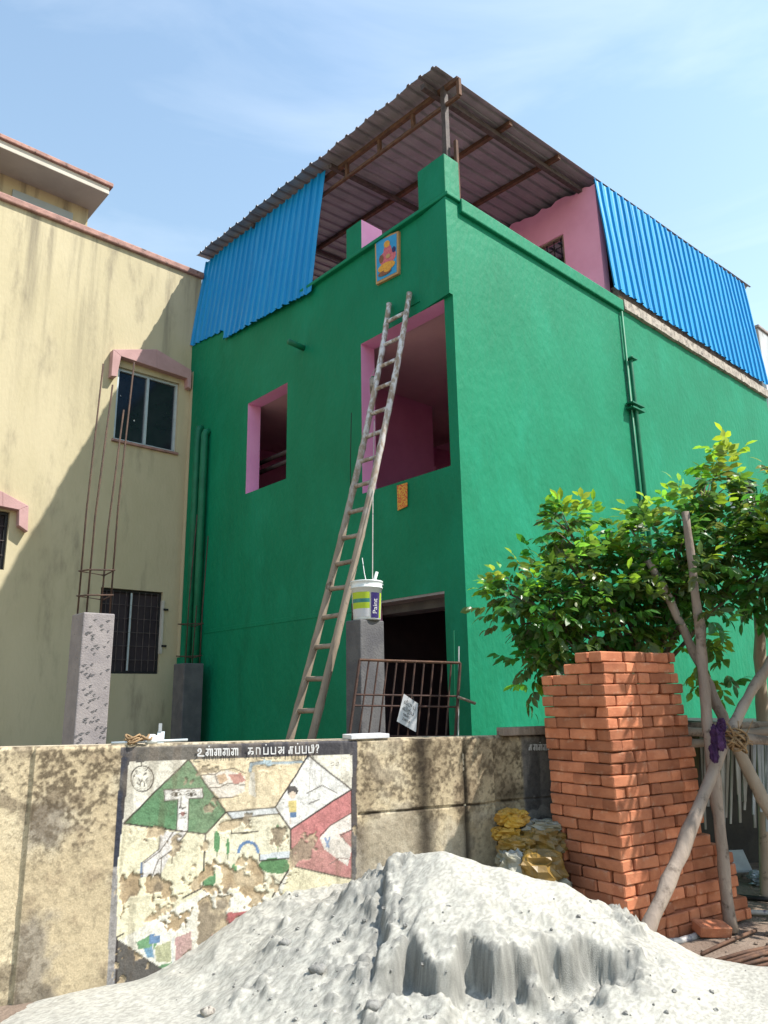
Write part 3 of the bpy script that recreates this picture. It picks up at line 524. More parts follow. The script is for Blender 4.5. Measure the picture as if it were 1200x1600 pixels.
for k in range(14): x0 = random.uniform(520, 760); y0 = random.uniform(420, 500); stroke([(x0, y0), (x0+random.uniform(10, 30), y0+random.uniform(-5, 5))], 2.5, (190, 170, 110), .6)
# black borders
fill([(55, 84), (1163, 42), (1162, 116), (380, 142), (60, 152)], (72, 70, 76)); mixc((112, 108, 112), polys_mask(X, Y, [(55, 84), (1163, 42), (1162, 116), (60, 152)])*ss(f3, .48, .62)*.7)
fill([(58, 130), (98, 130), (66, 440), (40, 640), (18, 640)], (58, 62, 78)); fill([(18, 640), (42, 640), (36, 980), (20, 1270), (-15, 1270)], (150, 148, 152), .85); fill([(1140, 60), (1163, 60), (1160, 690), (1141, 760)], (84, 82, 90))
# lettering in white brush strokes: each glyph in a unit box
GL = {'u': [[(.3, .3), (.18, .36), (.12, .2), (.3, .04), (.55, .1), (.6, .34), (.42, .6), (.1, .78), (.12, .95), (1, .95)]],
      'n': [[(.3, .95), (.08, .8), (.12, .55), (.34, .55), (.38, .8), (.25, .95)], [(.36, .7), (.36, .2), (.55, .08), (.7, .2), (.7, .95)], [(.1, .1), (1, .1), (1, .95)]],
      'k': [[(.05, .12), (.75, .12)], [(.35, .12), (.35, .7), (.12, .9), (.05, .7), (.3, .55), (.8, .55), (.85, .8), (.6, .9)]], 'A': [[(.15, .95), (.15, .12), (.6, .12), (.75, .3), (.75, .95)]],
      'p': [[(.15, .1), (.15, .95), (.85, .95), (.85, .1)]], 't': [[(.1, .15), (.6, .15), (.6, .7), (.3, .95), (.1, .75), (.4, .5), (.95, .5), (.95, .1)], [(.95, .5), (.95, .95)]],
      'e': [[(.35, .5), (.15, .6), (.1, .9), (.3, .9), (.38, .5), (.4, .12), (.9, .12)], [(.7, .12), (.7, .95)]], 'd': [[(.1, .2), (.1, .95), (.7, .95), (.7, .4), (.6, .05), (.9, .0), (1, .4), (.85, .95)]], '?': [[(.2, .3), (.3, .05), (.6, .05), (.65, .35), (.4, .55), (.4, .75)], [(.4, .9), (.4, .98)]], '.': [[(.5, -.28), (.55, -.2)]],
      'i': [[(.3, .35), (.1, .5), (.3, .7), (.5, .5), (.7, .7), (.9, .5)], [(.1, .95), (.9, .95)]]}
STROKES = []
def letters(seq, x0, y0, x1, y1, h, w, c):
    n = len(seq); 
    for i, gk in enumerate(seq):
        for ch in gk:
            for pl in GL.get(ch, []):
                t = i/max(1, n); bx = x0+(x1-x0)*t; by = y0+(y1-y0)*t; cw = (x1-x0)/n*.8
                STROKES.append([(bx+a*cw, by+b*h) for a, b in pl])
letters(['u', 'n.', 'n', 'n', 'n'], 412, 88, 610, 84, 36, 6.5, (226, 226, 228)); letters(['k', 'A', 'p.', 'p', 't'], 650, 82, 825, 76, 36, 6.5, (216, 216, 220)); letters(['e', 'p.', 'p', 'd', '?'], 838, 76, 995, 68, 38, 6.5, (222, 222, 226))
wx = lambda px: (px-170)*3
letters(['e', 'n', 'n.', 'n', 'k'], wx(830), (1163-1140)*3, wx(868), (1163-1140)*3, 30, 4.5, (226, 222, 216)); 
# wear: paint lost over the middle band and in flecks
pk_ = f2+.35*(f1-.5)+.15*(f6-.5)
zone = np.zeros(SS.shape)
for poly in ([(60, 690), (430, 700), (450, 600), (560, 640), (640, 580), (740, 690), (760, 790), (560, 930), (430, 1060), (390, 960), (230, 900), (100, 900), (40, 960)],): zone = np.maximum(zone, polys_mask(X+60*(f2-.5)+30*(f4-.5), Y+120*(f3-.5)+40*(f4-.5), poly))
keep = np.zeros(SS.shape)
for poly in ([(350, 800), (430, 738), (475, 770), (340, 860)], [(215, 755), (250, 755), (250, 782), (215, 782)], [(300, 745), (380, 738), (370, 762), (320, 768)], [(740, 700), (840, 640), (770, 790)], [(90, 900), (170, 800), (190, 820), (130, 930)]): keep = np.maximum(keep, polys_mask(X+30*(f4-.5), Y+30*(f2-.5), poly))
keep = np.maximum(keep, ss(fbm(SS*11, ZZ*9, 24, 4)+.25*(f4-.5), .55, .58)*(Y > 770)); keep = np.maximum(keep, ss(fbm(SS*16, ZZ*16, 25, 4), .60, .62))
peel = zone*(1-keep)
flk = ss(pk_, .69, .72)*polys_mask(X, Y, [(30, 420), (860, 420), (860, 760), (520, 960), (300, 1270), (10, 1270)])*.9+ss(pk_, .755, .775)*polys_mask(X, Y, [(20, 60), (1160, 40), (1160, 700), (30, 700)])*.85
flk = np.maximum(flk, ((f4 > .57)*(f2 > .46)*polys_mask(X, Y, [(33, 980), (315, 1165), (150, 1270), (15, 1270)]))*.95)
peel = np.clip(np.maximum(peel, flk), 0, 1)
och = np.zeros(SS.shape+(3,))+lin((186, 158, 116)); k1 = ss(f2, .42, .62)[..., None]; och = och*(1-k1)+lin((208, 184, 144))*k1; k2 = ss(f1+.3*(f4-.5), .56, .68)[..., None]*.8; och = och*(1-k2)+lin((134, 114, 92))*k2
inm = polys_mask(X, Y, [(45, 60), (1165, 40), (1165, 800), (700, 900), (300, 1280), (0, 1280)])[..., None]
pa = peel[..., None]*inm; col = col*(1-pa)+och*pa
edge = np.clip((ss(pk_, .6, .62)-ss(pk_, .63, .66)), 0, 1)*inm[..., 0]*.25; mixc((90, 74, 56), edge)
mixc((190, 178, 150), ss(f1, .52, .7)*.22*inm[..., 0]); mixc((110, 92, 66), ss(f3+.2*(TT-.5), .6, .75)*.35*inm[..., 0])
gm_ = col.mean(-1, keepdims=True); col = (col*.76+gm_*.24)*((.77-.14*ss(.5*f6+.5*f4, .48, .66))*(.90+.20*rng.random(SS.shape)))[..., None]
disp = .012*(f1-.5)+.008*(f2-.5)+.003*(f6-.5)-.007*peel*inm[..., 0]
disp += np.where(SS < -.035, -.018, 0.)+np.where(SS > 3.09, -.05, 0.)+np.where((SS > 2.0) & (abs(ZZ-.885) < .008), -.01, 0)+np.where(abs(SS-2.84) < .008, -.012, 0)-.02*ss(TT, .985, 1.)
bw = empty('boundary_wall', WP(1, 0), 'low stained plaster boundary wall carrying a peeling painted mural', 'wall')
Pts = W0+SS[..., None]*wd+ZZ[..., None]*Zv+disp[..., None]*wn
nzr, nsc = SS.shape
i0 = (np.arange(nzr-1)[:, None]*nsc+np.arange(nsc-1)[None]).ravel()
def fast_mesh(name, V_, quads, mat, parent=None, origin=(0, 0, 0), color=None, smooth=True):
    org = np.array(wloc(parent)) if parent else np.asarray(origin, float)
    me = bpy.data.meshes.new(name); V_ = V_-org; nq = len(quads); k = quads.shape[1]
    me.vertices.add(len(V_)); me.vertices.foreach_set('co', V_.astype(np.float32).ravel()); me.loops.add(nq*k); me.loops.foreach_set('vertex_index', quads.astype(np.int32).ravel())
    me.polygons.add(nq); me.polygons.foreach_set('loop_start', np.arange(nq, dtype=np.int32)*k); me.polygons.foreach_set('loop_total', np.full(nq, k, np.int32)); me.polygons.foreach_set('use_smooth', np.full(nq, smooth))
    me.materials.append(mat); me.update(calc_edges=True)
    if color is not None:
        a = me.attributes.new('paint', 'FLOAT_COLOR', 'POINT'); a.data.foreach_set('color', np.concatenate([color, np.ones((len(color), 1))], 1).astype(np.float32).ravel())
    o = bpy.data.objects.new(name, me); COL.objects.link(o)
    if parent: o.parent = parent
    else: o.location = Vector(org)
    return o
M['aged'] = attr_mat('aged_painted_plaster')
fast_mesh('mural_face', Pts.reshape(-1, 3), np.stack([i0, i0+1, i0+nsc+1, i0+nsc], 1), M['aged'], bw, color=col.reshape(-1, 3))
def dpt(x, y, d=.013): q = on_plane(170+x/3, 1140+y/3, W0, wn); return q+wn*(d if (q-W0)@wd < 3.0 else d-.05)
mb = MB(); hw = .0036
for st in STROKES:
    if len(st) > 2: st = [st[0]]+[p for a, b in zip(st[:-1], st[1:]) for p in ((a[0]*.35+b[0]*.65, a[1]*.35+b[1]*.65), b)]
    pts = [dpt(*p) for p in st]
    for k, (a, b) in enumerate(zip(pts[:-1], pts[1:])):
        t = b-a; t = t/(np.linalg.norm(t)+1e-9); n_ = np.cross(wn, t)*hw*random.uniform(.8, 1.2); e = t*hw*.6; z_ = wn*.0003*k
        mb.add([a-e-n_+z_, b+e-n_+z_, b+e+n_+z_, a-e+n_+z_], [(0, 1, 2, 3)])
mb.build('painted_lettering', M['chalk'], bw)
M['walltop'] = pmat('wall_cap_plaster', (.5, .43, .32), (.36, .30, .22), 8, rough=.95, bump=.6, bscale=50, c3=(.12, .09, .06), s3=10, lo3=.55, hi3=.7)
mb = MB(); sv = np.linspace(S0, S1, 50)
for a, b in zip(sv[:-1], sv[1:]):
    da = -.052 if (a+b)/2 > 3.09 else (-.02 if a < -.035 else 0.0)
    mb.hexa([WP(a, -.05, -.2), WP(a, -.05, da-.016), WP(b, -.05, da-.016), WP(b, -.05, -.2), WP(a, ztop(a)-.004, -.2), WP(a, ztop(a)-.004, da-.016), WP(b, ztop(b)-.004, da-.016), WP(b, ztop(b)-.004, -.2)])
mb.build('wall_body', M['walltop'], bw)

# ================================================================ things standing on the wall top
def onwall(px, back=.1): s, z = None, None; q = on_plane(px, 1160, W0-wn*back, wn); s = (q-W0)@wd; return s, ztop(s)
s, z = onwall(574, .08); o = MB().box(WP, (s-.16, s+.14), (z+.0, z+.028), (-.16, .01)).build('grey_plank', M['paper'], bevel=.004) if False else None
def WPz(s, d, z): return WP(s, z, d)
tag(MB().box(WPz, (s-.155, s+.135), (-.17, .005), (z, z+.03)).build('grey_plank', M['paper'], bevel=.004), 'pale grey plank lying on the wall top below the paint bucket', 'plank')
s, z = onwall(812, .06); q1 = WP(s-.18, z+.03, -.05); q2 = WP(s+.38, z+.03, -.02)
tag(MB().box(lambda x, y, zz: lerp(q1, q2, x)+wn*y+Zv*zz, (0, 1), (-.05, .05), (-.03, .03)).build('timber_batten', M['wood'], bevel=.006), 'grey timber batten lying along the wall top beside the brick stack', 'batten')
s, z = onwall(214, .06)
mb = MB()
for k in range(9): 
    c0 = WP(s+random.uniform(-.05, .05), z+.012+.004*k, -.05+random.uniform(-.03, .03)); rr_ = random.uniform(.025, .05); mb.tube([c0+np.array([rr_*math.cos(t), rr_*math.sin(t), .012*math.sin(t*2+k)]) for t in np.linspace(0, 6.28, 14)], .007, 5)
tag(mb.build('rope_coil', M['rope'], smooth=True), 'small tangled brown coir rope coil on the wall top', 'rope')
s, z = onwall(236, .06); mb = MB(); prof = [(.0, 0), (.038, 0), (.045, .02), (.034, .045), (.018, .055), (0, .056)]
c0 = WP(s, z, -.05); nS = 12; vs = [c0+np.array([r_*math.cos(t), r_*math.sin(t), zz]) for r_, zz in prof for t in np.linspace(0, 2*math.pi, nS, endpoint=False)]
mb.add(vs, [(i*nS+j, i*nS+(j+1) % nS, (i+1)*nS+(j+1) % nS, (i+1)*nS+j) for i in range(len(prof)-1) for j in range(nS)]); tag(mb.build('white_cup', M['white'], smooth=True), 'white upturned cup on the wall top next to the rope', 'cup')
s, z = onwall(232, .03); tag(MB().tube([WP(s-.22, z+.012, -.02), WP(s+.24, z+.014, -.035)], .008, 8).build('blue_stick', M['alu'], smooth=True), 'thin bluish stick lying along the wall top above the mural', 'stick')
s, z = onwall(252, .05); t0 = empty('putty_knife', WP(s, z, -.05), 'small pale blue putty knife propped upright on the wall top', 'putty knife')
MB().hexa([WP(s-.03, z, -.06), WP(s+.015, z, -.06), WP(s+.015, z, -.05), WP(s-.03, z, -.05), WP(s-.022, z+.07, -.08), WP(s+.022, z+.07, -.08), WP(s+.022, z+.07, -.075), WP(s-.022, z+.07, -.075)]).build('blade', M['alu'], t0)
MB().box(lambda x, y, zz: WP(s-.01+x, z+.07+zz, -.08+y), (-.008, .012), (0, .012), (0, .05)).build('handle', M['greybd'], t0)

# ================================================================ concrete columns with starter bars
def column(ctr, half, z1, name_label, mat, bars, ztops, stir, tilt=0.):
    o = empty('concrete_column', (ctr[0], ctr[1], 0), name_label, 'column')
    fr = lambda r, l, z: np.array([ctr[0], ctr[1], 0])+dR*r+dL*l+Zv*z
    MB().box(fr, (-half[0], half[0]), (-half[1], half[1]), (0, z1)).build('shaft', mat, o, bevel=.012)
    for (r, l), zt, lean in zip(bars, ztops, [(.035, -.004), (.022, -.012), (.036, -.01), (.02, -.004)]):
        k = (zt-z1); MB().tube([fr(r, l, z1-.05), fr(r+lean[0]*.3, l+lean[1]*.3, z1+k*.4), fr(r+lean[0]*k, l+lean[1]*k, zt)], .0085, 6).build('starter_bar', M['oldrust'], o, smooth=True)
    for z in stir:
        e = [(-half[0]+.03, -half[1]+.03), (half[0]-.03, -half[1]+.03), (half[0]-.03, half[1]-.03), (-half[0]+.03, half[1]-.03)]
        MB().tube([fr(e[i % 4][0]*1.05, e[i % 4][1]*1.05, z+.02*(i % 2)) for i in range(5)], .008, 6).build('stirrup', M['oldrust'], o)
    return o, fr
bp_ = [(-.11, -.11), (.11, -.11), (.11, .11), (-.11, .11)]
M['hacked'] = pmat('hacked_concrete', (.27, .245, .245), (.22, .20, .205), 6, rough=.95, bump=.5, bscale=70, c3=(.13, .12, .12), s3=15, lo3=.64, hi3=.70, stretch3=(1, 1, 2.2))
cc = at_depth(146, 962, 7.1)
c1, frc = column(cc, (.148, .148), 2.46, 'hacked pale concrete column with tall rusty bars before the cream wall', M['hacked'], bp_, (4.75, 5.05, 4.6, 5.05), (2.62, 2.86))
# chisel nicks on its lit face
mb = MB()
for k in range(95):
    u = random.uniform(-.13, .13); zz = random.uniform(.9, 2.4); w_ = random.uniform(.012, .03); hh_ = random.uniform(.004, .009)
    mb.add([frc(u-w_, -.1484, zz), frc(u, -.153, zz-hh_), frc(u+w_, -.1484, zz+.012), frc(u, -.153, zz+hh_+.006)], [(0, 1, 2, 3)])
nk = mb.build('chisel_nicks', M['conc2'], c1); tag(nk, kind='stuff')
cc = at_depth(570, 972, 6.95)
column(cc, (.145, .105), 2.34, 'dark grey concrete column carrying the paint bucket', M['conc2'], [(-.1, .07), (-.09, -.05)], (2.5, 2.48), ())
BK = cc.copy()
cc = H(-.3, 4.97, 0)
column(cc, (.15, .16), 2.16, 'short dark grey concrete column in the corner by the green pipes', M['conc2'], bp_[:3], (4.3, 4.0, 3.0), (2.25, 2.7))
quick('corner_render_strip', M['cream'], house, H, (-.010, -.002), (5.82, LL-.002), (2.3, 7.0))

# ================================================================ bucket of paint
bz = 2.342; bo = empty('paint_bucket', (BK[0]+.02, BK[1], bz), 'white paint bucket with lime and navy print on the column', 'bucket')
bc = np.array([BK[0]+.02, BK[1], bz])
def lathe(prof, n=28, c=bc, a0=0., a1=2*math.pi, closed=True):
    ang = np.linspace(a0, a1, n, endpoint=not closed); k = len(ang)
    vs = [c+np.array([r_*math.cos(t), r_*math.sin(t), zz]) for r_, zz in prof for t in ang]
    return MB().add(vs, [(i*k+j, i*k+(j+1) % k, (i+1)*k+(j+1) % k, (i+1)*k+j) for i in range(len(prof)-1) for j in range(k if closed else k-1)])
lathe([(0, 0), (.122, 0), (.127, .01), (.142, .29), (.150, .292), (.151, .302), (.145, .306), (.147, .345), (.153, .350), (.153, .36), (.138, .362), (.132, .25), (0, .25)]).build('body', M['white'], bo, smooth=True)
def lab(a0, a1, z0, z1, m, nm):
    R = lambda z: .1275+.0155*(z/.29)+.0012
    lathe([(R(z0), z0), (R(z1), z1)], 14, bc, a0, a1, False).build(nm, m, bo, smooth=True)
A = -math.pi/2
lab(A-1.15, A+.22, .19, .25, M['lime'], 'label_band'); lab(A-1.15, A+.22, .155, .19, M['teal'], 'label_band'); lab(A-1.15, A+.22, .10, .155, M['lime'], 'label_band'); lab(A-1.15, A+.22, .025, .10, M['paper'], 'label_band'); lab(A+.32, A+.98, .015, .245, M['navy'], 'label_panel'); lab(A+1.05, A+1.25, .015, .245, M['lime'], 'label_band')
def bplace(x, y):   # sideways lettering on the navy panel
    zz = .05+x; t = A+.78-y/.14; R = .1275+.0155*(zz/.29)+.003; return bc+np.array([R*math.cos(t), R*math.sin(t), zz])
text_mesh('Paint', .07, lambda x, y: bplace(x*1.0, y), M['chalk'], 'lettering', bo)
MB().tube([bc+np.array([.155*math.cos(t), .155*math.sin(t)*.5-.01, .325+.03*abs(math.sin(t))]) for t in np.linspace(-.2, 3.3, 14)], .004, 6).build('handle', M['alu'], bo, smooth=True)
br = empty('paint_brush', bc+np.array([.06, .0, .27]), 'white handled paint brush standing in the open bucket', 'brush')
MB().tube([bc+np.array([.05, 0, .25]), bc+np.array([.07, -.01, .36]), bc+np.array([.10, -.02, .45])], [.012, .016, .014], 8).build('handle', M['white'], br, smooth=True)
MB().box(lambda x, y, z: bc+np.array([.045+x, y, .22+z]), (-.02, .02), (-.008, .008), (0, .05)).build('bristles', M['dark'], br)

# ================================================================ ladder
lad = empty('bamboo_ladder', (on_plane(470, 1155, H(-1.2, 0, 0), dR)*[1, 1, 0]), 'long paint splashed bamboo ladder leaning on the green front wall', 'ladder')
def ladpt(px, py, r): return on_plane(px, py, H(r, 0, 0), dR)
rt_ = [ladpt(608, 475, -.05), ladpt(563, 716, -.52), ladpt(453, 1155, -1.22)]; rb_ = [ladpt(640, 458, -.05), ladpt(591, 716, -.52), ladpt(487, 1155, -1.22)]
def rail(a):
    top, mid, bot = a; e = bot+(bot-mid)*.33; return bowed(top, mid, bot, 22)+[lerp(bot, e, t) for t in (.33, .66, 1.)]
R1, R2 = rail(rt_), rail(rb_)
for R_ in (R1, R2):
    mb = MB(); n_ = len(R_); pts = []; rad = []
    for i in range(n_-1):
        for t in (0, .25, .5, .75):
            pts.append(lerp(R_[i], R_[i+1], t)); rad.append(.031+.010*i/n_+(.004 if t == 0 and i % 2 == 0 else 0)+random.uniform(-.001, .001))
    k_ = int(len(pts)*.42)
    MB().tube(pts, rad, 9).build('rail', M['bamboopaint'], lad, smooth=True)
for i, y in enumerate((495, 531, 565, 600, 639, 675, 713, 752, 793, 833, 874, 918, 963, 1009, 1058, 1108)):
    def at_y(R_, yy):
        ys = [to_photo(p)[1] for p in R_]
        for a in range(len(R_)-1):
            if ys[a] <= yy <= ys[a+1]: return lerp(R_[a], R_[a+1], (yy-ys[a])/(ys[a+1]-ys[a]))
    yl = y+9 if i < 11 else y+3; a = at_y(R1, yl); b = at_y(R2, yl-(.5*17+ (9 if i < 6 else 5) if i < 11 else 8)); a, b = np.asarray(a), np.asarray(b); b[2] = a[2]+random.uniform(-.01, .01)
    b = at_y(R2, to_photo(b)[1]); e = (b-a)*.12
    MB().tube([a-e*.3, lerp(a, b, .5)-dR*.004, b+e*.3], [.026, .023, .026], 8, wob=.1).build('rung', M['bamboopaint'], lad, smooth=True)
# things hanging by the ladder
q = ladpt(584, 603, -.12)
can = empty('hanging_tin', q, 'small grimy tin with green paint hanging beside the ladder top', 'tin')
lathe([(0, -.09), (.045, -.09), (.048, .09), (.044, .09), (.042, .05), (0, .05)], 14, q).build('body', M['concedge'], can, smooth=True)
MB().tube([q+np.array([-.04, 0, .09]), q+np.array([.01, 0, .20]), q+np.array([.06, .02, .26])], .003, 5).build('wire_hook', M['chalk'], can)
lathe([(0, .07), (.03, .075), (.034, .11), (0, .12)], 9, q).build('paint_rag', M['green2'], can)
for a, b, nm in (((585, 655), (582, 905), 'grey string dangling down behind the ladder to the bucket'), ((549, 645), (548, 790), 'thin black rod standing beside the ladder against the green wall')):
    p0 = ladpt(*a, -.45 if a[0] == 585 else -.3); p1 = ladpt(*b, -.8 if a[0] == 585 else -.3)
    tag(MB().tube([p0, lerp(p0, p1, .5)+dL*.01, p1], .005, 5).build('grey_string' if a[0] == 585 else 'thin_rod', M['hose'] if a[0] == 585 else M['wire']), nm, 'string' if a[0] == 585 else 'rod')
p0 = ladpt(566, 872, -.75); p1 = bc+np.array([-.0, -.02, .35]); tag(MB().tube([p0, lerp(p0, p1, .5)-Zv*.03, p1], .004, 5).build('white_string', M['chalk']), 'white string tied from the ladder rail to the bucket', 'string')

# ================================================================ grille, sign
gr = empty('steel_grille', at_depth(630, 1150, 6.45)*[1, 1, 0], 'rusty dark steel grille standing behind the wall at the doorway', 'grille')
gA, gB, gC, gD = at_depth(562, 1031, 6.45), at_depth(719, 1036, 6.62), at_depth(545, 1152, 6.4), at_depth(711, 1152, 6.57)
for a, b in ((gA, gC), (gB, gD)): b += (b-a)*.9
def gp(u, v): return lerp(lerp(gA, gB, u), lerp(gC, gD, u), v)
M['rustbar'] = pmat('rusty_bar', (.085, .045, .035), (.05, .03, .026), 15, rough=.8, bump=.3, c3=(.45, .42, .4), s3=24, lo3=.70, hi3=.74)
for v, r_ in ((0, .013), (.24, .009), (.315, .009), (.52, .009), (.78, .01)):
    MB().tube([gp(0, v), gp(1, v)], r_, 6).build('cross_bar', M['rustbar'] if v else M['rust'], gr)
for i, u in enumerate(np.linspace(0, 1, 12)): MB().tube([gp(u, 0), gp(u+.004*random.uniform(-1, 1), 1)], .014 if i in (0, 11) else .0085, 6).build('upright_bar', M['rustbar'], gr)
sg = [at_depth(x, y, d)-np.array([0, .0, 0]) for x, y, d in ((631, 1084, 6.44), (653, 1099, 6.45), (650, 1144, 6.43), (620, 1127, 6.42))]
so_ = empty('notice_board', sg[3], 'tilted white notice board with black handwriting hung on the grille', 'sign')
MB().prism(sg, np.array([.0, .012, 0])).build('board', M['paper'], so_)
def sp_(u, v): return lerp(lerp(sg[0], sg[1], u), lerp(sg[3], sg[2], u), v)+np.array([0, -.003, 0])
def srow(body, u0, v, size, sx=1.): text_mesh(body, 1, lambda x, y: sp_(u0+x*size*sx, v-y*size*.8), M['ink'], 'lettering', so_)
srow('\u0bb5\u0bc0\u0b9f\u0bc1 \u0baa', .12, .30, .26, .9); srow('\u0bb5\u0bbf\u0bb1\u0bcd\u0baa', .12, .52, .26, .9); srow('98401', .22, .70, .17); srow('23654', .22, .84, .17)
MB().tube([sp_(.35, 0), sp_(.5, -.25), sp_(.75, .05)], .003, 5).build('hanging_wire', M['wire'], so_)
q = at_depth(730, 1095, 6.6); tag(MB().tube([at_depth(716, 1089, 6.55), at_depth(727, 1093, 6.6), at_depth(742, 1099, 6.68)], [.013, .011, .014], 7).build('broken_stick', M['palewood'], smooth=True), 'short broken stick poking out of the grille corner', 'stick')
for x0, x1, y0, y1 in ((709, 711, 985, 1148), (717, 716, 1010, 1150)):
    tag(MB().tube([at_depth(x0, y0, 6.7), at_depth(x1, y1, 6.7)], .006, 5).build('thin_pipe', M['green2'] if x0 < 715 else M['alu']), 'thin green pipe rising behind the grille by the door' if x0 < 715 else 'thin pale rod standing at the right end of the grille', 'pipe' if x0 < 715 else 'rod')

# ================================================================ poster and card on the front wall
po = empty('framed_poster', H(-.02, 1.03, 6.4), 'blue framed poster of a rosy seated figure on the green wall', 'poster')
pq = [on_L(*p, -.03) for p in ((586, 375), (623, 361), (623, 427), (588, 445))]
def pf(u, v, d): a = lerp(lerp(pq[0], pq[1], u), lerp(pq[3], pq[2], u), v); return H(-.03-d, a[0], a[1])
MB().prism([pf(0, 0, -.03), pf(1, 0, -.03), pf(1, 1, -.03), pf(0, 1, -.03)], -dR*.035).build('frame', M['tan'], po)
MB().add([pf(.06, .06, .008), pf(.93, .04, .008), pf(.93, .95, .008), pf(.06, .95, .008)], [(0, 1, 2, 3)]).build('print', M['poster'], po)
def pell(cx, cy, rx, ry, m, d, nm): MB().add([pf(cx, cy, d)]+[pf(cx+rx*math.cos(t), cy+ry*math.sin(t), d) for t in np.linspace(0, 6.283, 18, endpoint=False)], [(0, i+1, (i+1) % 18+1) for i in range(18)]).build(nm, m, po)
pell(.55, .52, .36, .17, M['rose'], .010, 'print_shape'); pell(.55, .36, .17, .14, M['rose'], .011, 'print_shape'); pell(.53, .21, .13, .08, M['gold'], .012, 'print_shape'); pell(.28, .5, .1, .09, M['brownprint'], .012, 'print_shape'); pell(.82, .4, .08, .07, M['navy'], .012, 'print_shape'); pell(.5, .72, .38, .10, M['gold'], .013, 'print_shape'); pell(.58, .50, .1, .05, M['tan'], .014, 'print_shape'); pell(.42, .84, .30, .06, M['brownprint'], .014, 'print_shape'); pell(.55, .8, .16, .05, M['gold'], .015, 'print_shape')
cq = [on_L(*p, -.01) for p in ((621, 759), (637, 754), (637, 791), (622, 798))]
c_ = [H(-.012, a[0], a[1]) for a in cq]; tag(MB().prism(c_, -dR*.006).build('red_card', M['redprint']), 'small red and gold printed card stuck below the big opening', 'card')

# ================================================================ SAND PILE
def d2seg(Xa, Ya, a, b):
    dx, dy = b[0]-a[0], b[1]-a[1]; t = np.clip(((Xa-a[0])*dx+(Ya-a[1])*dy)/(dx*dx+dy*dy), 0, 1); return np.hypot(Xa-a[0]-t*dx, Ya-a[1]-t*dy), t
def wallpt(px, py): return on_plane(px, py, W0, wn)
ridge = [wallpt(172, 1563), wallpt(285, 1525), wallpt(330, 1490), wallpt(420, 1407), wallpt(500, 1380), wallpt(556, 1366), at_depth(592, 1368, 5.15), at_depth(626, 1336, 4.95), at_depth(690, 1328, 4.88), at_depth(775, 1351, 4.88), at_depth(860, 1376, 4.88), at_depth(922, 1416, 4.9), at_depth(1000, 1461, 4.9), at_depth(1100, 1499, 4.8), at_depth(1200, 1530, 4.7), at_depth(1340, 1552, 4.55)]
def base_h(Xa, Ya):
    h = np.full(Xa.shape, -1.)
    for i in range(len(ridge)-1):
        a, b = ridge[i], ridge[i+1]; d, t = d2seg(Xa, Ya, a, b); z = a[2]+(b[2]-a[2])*t
        sl = .50+.04*(i >= 6)-.2*(i >= 12)
        e = z-sl*(np.sqrt(d*d+.05**2)-.05); h = np.log(np.exp(24*np.minimum(h, 3))+np.exp(24*e))/24 if False else np.maximum(h, e)
    return h
def on_base(px, py):
    d = ray(px, py); lo, hi = 2.5, 5.6
    for Yt in np.arange(3.0, 5.6, .01):
        p = O+d*Yt/d[1]
        if p[2] < base_h(np.array([p[0]]), np.array([p[1]]))[0]: return p
    return O+d*5.3/d[1]
gxs = np.arange(-2.6, 3.2, .0135); gys = np.arange(2.6, 6.1, .0135); XX, YY = np.meshgrid(gxs, gys)
hz = base_h(XX, YY)
n1 = fbm(XX*1.3, YY*1.3, 41, 5); n2 = fbm(XX*5, YY*5, 42, 5); n3 = fbm(XX*16, YY*16, 43, 4); n4 = fbm(XX*40, YY*40, 44, 3)
hz += (n1-.5)*.07*ss(hz, .0, .4)+(n2-.5)*.035*ss(hz, .0, .3)
# crusted slab with broken scarps
crust = [(602, 1360), (626, 1330), (690, 1322), (775, 1345), (860, 1370), (925, 1410), (985, 1446), (1000, 1475), (985, 1512), (955, 1498), (930, 1478), (905, 1505), (860, 1470), (835, 1492), (800, 1478), (770, 1505), (745, 1480), (722, 1462), (700, 1500), (660, 1492), (640, 1460), (622, 1500), (598, 1535), (572, 1552), (580, 1505), (590, 1450), (585, 1400)]
cpl = [on_base(x, y) for x, y in crust]; cpl[:8] = [np.array([p[0], p[1]+.35, 0]) for p in cpl[:8]]
cxy = [(p[0], p[1]) for p in cpl]
Xw = XX+.10*(fbm(XX*5, YY*5, 51, 4)-.5)+.05*(n3-.5); Yw = YY+.20*(fbm(XX*4.5, YY*2, 52, 4)-.5)+.07*(fbm(XX*13, YY*4, 53, 4)-.5)+.03*(n3-.5)
ins = polys_mask(Xw, Yw, cxy); dd = line_d(Xw, Yw, cxy+[cxy[0]])
slab = (.17*ss(XX, -.15, .15)+.07)*(1-ss(XX, 1.08, 1.34))*(.5+.8*fbm(XX*2.2, YY*2.2, 55, 3))*(.35+.65*ss(fbm(XX*2.6, YY*2.6, 56, 3), .38, .56))
carve = np.where(ins, 1-ss(dd, .0, .022+.03*n2), np.exp(-(dd/.50)**2)); hz -= carve*slab
groove = (fbm(XX*30, YY*5, 61, 4)-.5)*np.exp(-(dd/.10)**2)*ins; hz += groove*.07*ss(n1, .4, .6)
hz += np.where(ins, (n3-.5)*.035*np.exp(-(dd/.3)**2), 0)
cracks = np.exp(-((fbm(XX*3.2, YY*3.2, 57, 3)-.5)/.012)**2)*ins*np.exp(-(dd/.35)**2); hz -= cracks*.03
rub = np.exp(-(dd/.13)**2)*(~ins); hz += rub*np.maximum(0, fbm(XX*13, YY*13, 71, 4)-.55)*.40
